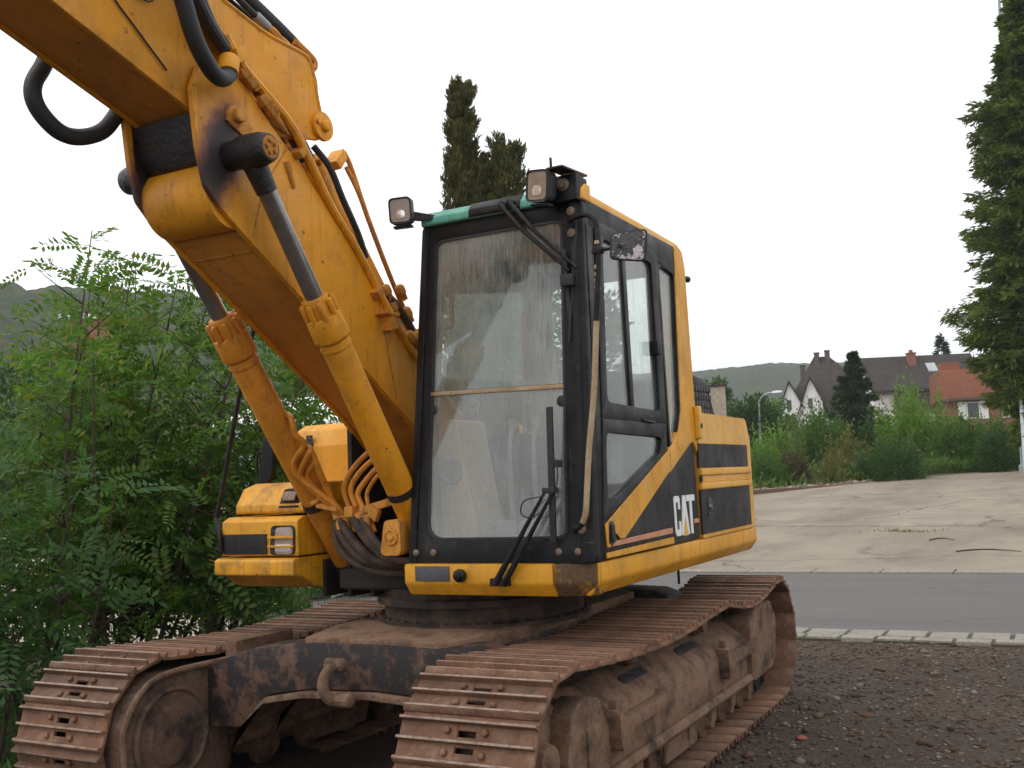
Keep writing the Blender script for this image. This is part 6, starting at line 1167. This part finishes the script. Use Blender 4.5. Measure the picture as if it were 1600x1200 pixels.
# ---- lamps, mirror, rail, wipers ----------------------------------
def work_lamp(c, fwd, sx, sz, roll, bracket):
    f_ = Vector(fwd).normalized(); s_ = Vector((0, 0, 1)).cross(f_).normalized(); u_ = f_.cross(s_)
    if roll: q = Matrix.Rotation(roll, 3, f_); s_, u_ = q @ s_, q @ u_
    c = Vector(c); pr = rpoly([(-sx, -sz), (sx, -sz), (sx, sz), (-sx, sz)], min(sx, sz) * .45, 5)
    def W(a, b, d, k=1): return tuple(c + s_ * a * k + u_ * b * k + f_ * d)
    h = MB(); n = len(pr); lay = [(.0, .92), (0.004, 1.0), (-.05, 1.0), (-.085, .8), (-.10, .5)]
    vs = []; [vs.extend([W(a, b, d, k) for a, b in pr]) for d, k in [(.002, .86)] + lay]
    fs = [(i * n + j, i * n + (j + 1) % n, (i + 1) * n + (j + 1) % n, (i + 1) * n + j) for i in range(len(lay)) for j in range(n)] + [tuple(range(len(lay) * n, (len(lay) + 1) * n))]
    h.add(vs, fs); o = obj('work_lamp', h, 'rubber', EX)
    l = MB(); l.slab([W(a, b, .000, .87) for a, b in pr], [W(a, b, -.012, .87) for a, b in pr]); obj('lamp_lens', l, 'lens', o)
    rr = rpoly([(-sx * .42, -sz * .62), (sx * .42, -sz * .62), (sx * .38, sz * .02), (-sx * .38, sz * .02)], sx * .3, 4); l = MB(); l.slab([W(a, b, .003) for a, b in rr], [W(a, b, -.002) for a, b in rr]); obj('lamp_reflector', l, 'reflector', o, .001)
    b = MB(); b.tube(smooth_path(bracket, 4), .012, 8); 
    b.obox(W(0, -sz - .012, -.04), s_ * sx * .8, u_ * .006, f_ * .02); obj('lamp_bracket', b, 'black', o)
    return o
work_lamp((-4.36, -2.935, 3.025), (1, .30, -.06), .061, .069, .03, [(-4.43, -2.95, 3.0), (-4.50, -2.89, 3.0), (-4.56, -2.80, 3.0)])
p = MB(); p.slab([(-4.44, -2.93, 3.04), (-4.44, -2.90, 2.985), (-4.53, -2.77, 2.985), (-4.53, -2.77, 3.0)], [(-4.45, -2.935, 3.04), (-4.45, -2.905, 2.985), (-4.54, -2.775, 2.985), (-4.54, -2.775, 3.0)]); obj('lamp_arm', p, 'black', CAB)
work_lamp((-4.36, -2.135, 3.015), (1, -.25, -.08), .068, .078, -.16, [(-4.45, -2.13, 3.02), (-4.52, -2.12, 3.02), (-4.56, -2.10, 3.02)])
hr = MB(); path = smooth_path([(-4.47, -2.02, 2.845), (-4.42, -1.97, 2.845), (-4.385, -1.885, 2.835), (-4.375, -1.845, 2.79), (-4.37, -1.835, 2.68), (-4.365, -1.845, 2.50), (-4.36, -1.86, 2.32)], 6); hr.tube(path, .014, 10); HR = obj('handrail', hr, 'black', CAB)
hr = MB(); hr.tube(smooth_path([(-4.36, -1.86, 2.32), (-4.36, -1.89, 2.0), (-4.36, -1.93, 1.73), (-4.36, -1.95, 1.55), (-4.365, -1.965, 1.44), (-4.38, -1.99, 1.39)], 6), .0142, 10); obj('handrail', hr, 'scratched', CAB, label='lower half of the handrail with the paint worn off')
hr = MB(); hr.tube(smooth_path([(-4.38, -1.99, 1.39), (-4.39, -2.02, 1.365), (-4.41, -2.05, 1.36)], 6), .0145, 10); hr.lathe((-4.41, -2.05, 1.36), (1, 0, 0), [(0, .02), (.015, .02)], 8); obj('handrail', hr, 'black', CAB)
rs = MB()
for z in (2.70, 2.665, 2.585, 2.55, 2.52, 2.49): rs.lathe((-4.369, -1.8385 - (2.7 - z) * .05, z), (0, 0, -1), [(0, .0152), (.014 + .008 * rng.rand(), .0152)], 10)
obj('worn_ring', rs, 'scratched', CAB)
mm = MB(); mc = V3((-4.37, -1.685, 2.655)); mn = V3((.90, .42, -.06)); mn /= np.linalg.norm(mn); ms = np.cross((0, 0, 1), mn); ms /= np.linalg.norm(ms); mu = np.cross(mn, ms)
mu2 = mu + ms * .06; pr = rpoly([(-.088, -.062), (.082, -.082), (.09, .078), (-.085, .062)], .028, 5)
mm.slab([mc + ms * a + mu2 * b for a, b in pr], [mc + ms * a * .9 + mu2 * b * .9 - mn * .03 for a, b in pr]); MI = obj('mirror', mm, 'rubber', EX, .006, 2)
b = MB(); b.slab([mc + ms * a * .88 + mu2 * b_ * .88 + mn * .0035 for a, b_ in pr], [mc + ms * a * .88 + mu2 * b_ * .88 - mn * .004 for a, b_ in pr]); obj('mirror_glass', b, 'mirror', MI, .001)
b = MB(); b.tube([(-4.37, -1.83, 2.655), tuple(mc - ms * .04 - mn * .02)], .010, 8); b.lathe((-4.37, -1.865, 2.655), (0, 1, 0), [(0, .018), (.055, .018)], 8); b.obox((-4.37, -1.838, 2.655), (.024, 0, 0), (0, .02, 0), (0, 0, .016)); b.tube([tuple(mc - ms * .04), tuple(mc - ms * .04 + mn * .01)], .012, 8); obj('mirror_arm', b, 'black', MI, .002)
# lower wiper: two arms, carrier and blade; upper wiper the same
wp = MB()
wp.obox((-4.36, -2.43, 1.115), (.014, 0, 0), (0, .05, .0), (0, 0, .018))
wp.tube([(-4.345, -2.45, 1.11), (-4.33, -2.35, 1.25), (-4.36, -2.165, 1.545)], [.017, .014, .007], 8)
wp.tube([(-4.345, -2.405, 1.105), (-4.33, -2.31, 1.235), (-4.36, -2.115, 1.555)], [.017, .014, .007], 8)
WP = obj('wiper_arm', wp, 'black', EX, label='wiper arms reaching up from the front sill')
b = MB(); b.obox((-4.37, -2.135, 1.62), (.008, 0, 0), (0, .016, 0), (0, .006, .32)); b.obox((-4.36, -2.14, 1.545), (.010, 0, 0), (0, .04, 0), (0, 0, .014)); b.obox((-4.37, -2.11, 1.67), (.006, 0, 0), (0, .035, 0), (0, 0, .018)); obj('wiper_blade', b, 'rubber', WP, .004)
b = MB(); b.tube(smooth_path([(-4.35, -2.17, 1.52), (-4.34, -2.27, 1.50), (-4.34, -2.29, 1.44), (-4.34, -2.24, 1.42), (-4.35, -2.20, 1.44)], 5), .0035, 6); b.tube(smooth_path([(-4.35, -2.12, 1.53), (-4.34, -2.09, 1.60), (-4.35, -2.10, 1.68), (-4.36, -2.13, 1.71)], 5), .0035, 6); obj('washer_hose', b, 'rubber', WP)
wp = MB()
wp.lathe((-4.50, -2.385, 2.985), (1, 0, 0), [(0, .02), (.05, .018)], 10); wp.lathe((-4.50, -2.34, 2.99), (1, 0, 0), [(0, .018), (.05, .016)], 10)
wp.tube([(-4.45, -2.39, 2.985), (-4.43, -2.26, 2.83), (-4.46, -2.035, 2.60)], [.016, .013, .007], 8); wp.tube([(-4.45, -2.345, 2.995), (-4.43, -2.20, 2.82), (-4.46, -1.995, 2.61)], [.014, .011, .007], 8)
WU = obj('wiper_arm', wp, 'black', EX, label='wiper arms reaching down from the cab roof')
b = MB(); b.obox((-4.475, -2.05, 2.45), (.006, 0, 0), (0, .010, 0), (0, -.012, .26)); b.box(-4.475, -4.44, -2.075, -2.01, 2.525, 2.58); obj('wiper_blade', b, 'rubber', WU, .003)
b = MB(); b.tube([F(-2.00, 2.84, .008), F(-2.035, 2.42, .008), F(-2.05, 2.25, .008)], .007, 6); obj('wiper_hose', b, 'rubber', WU)
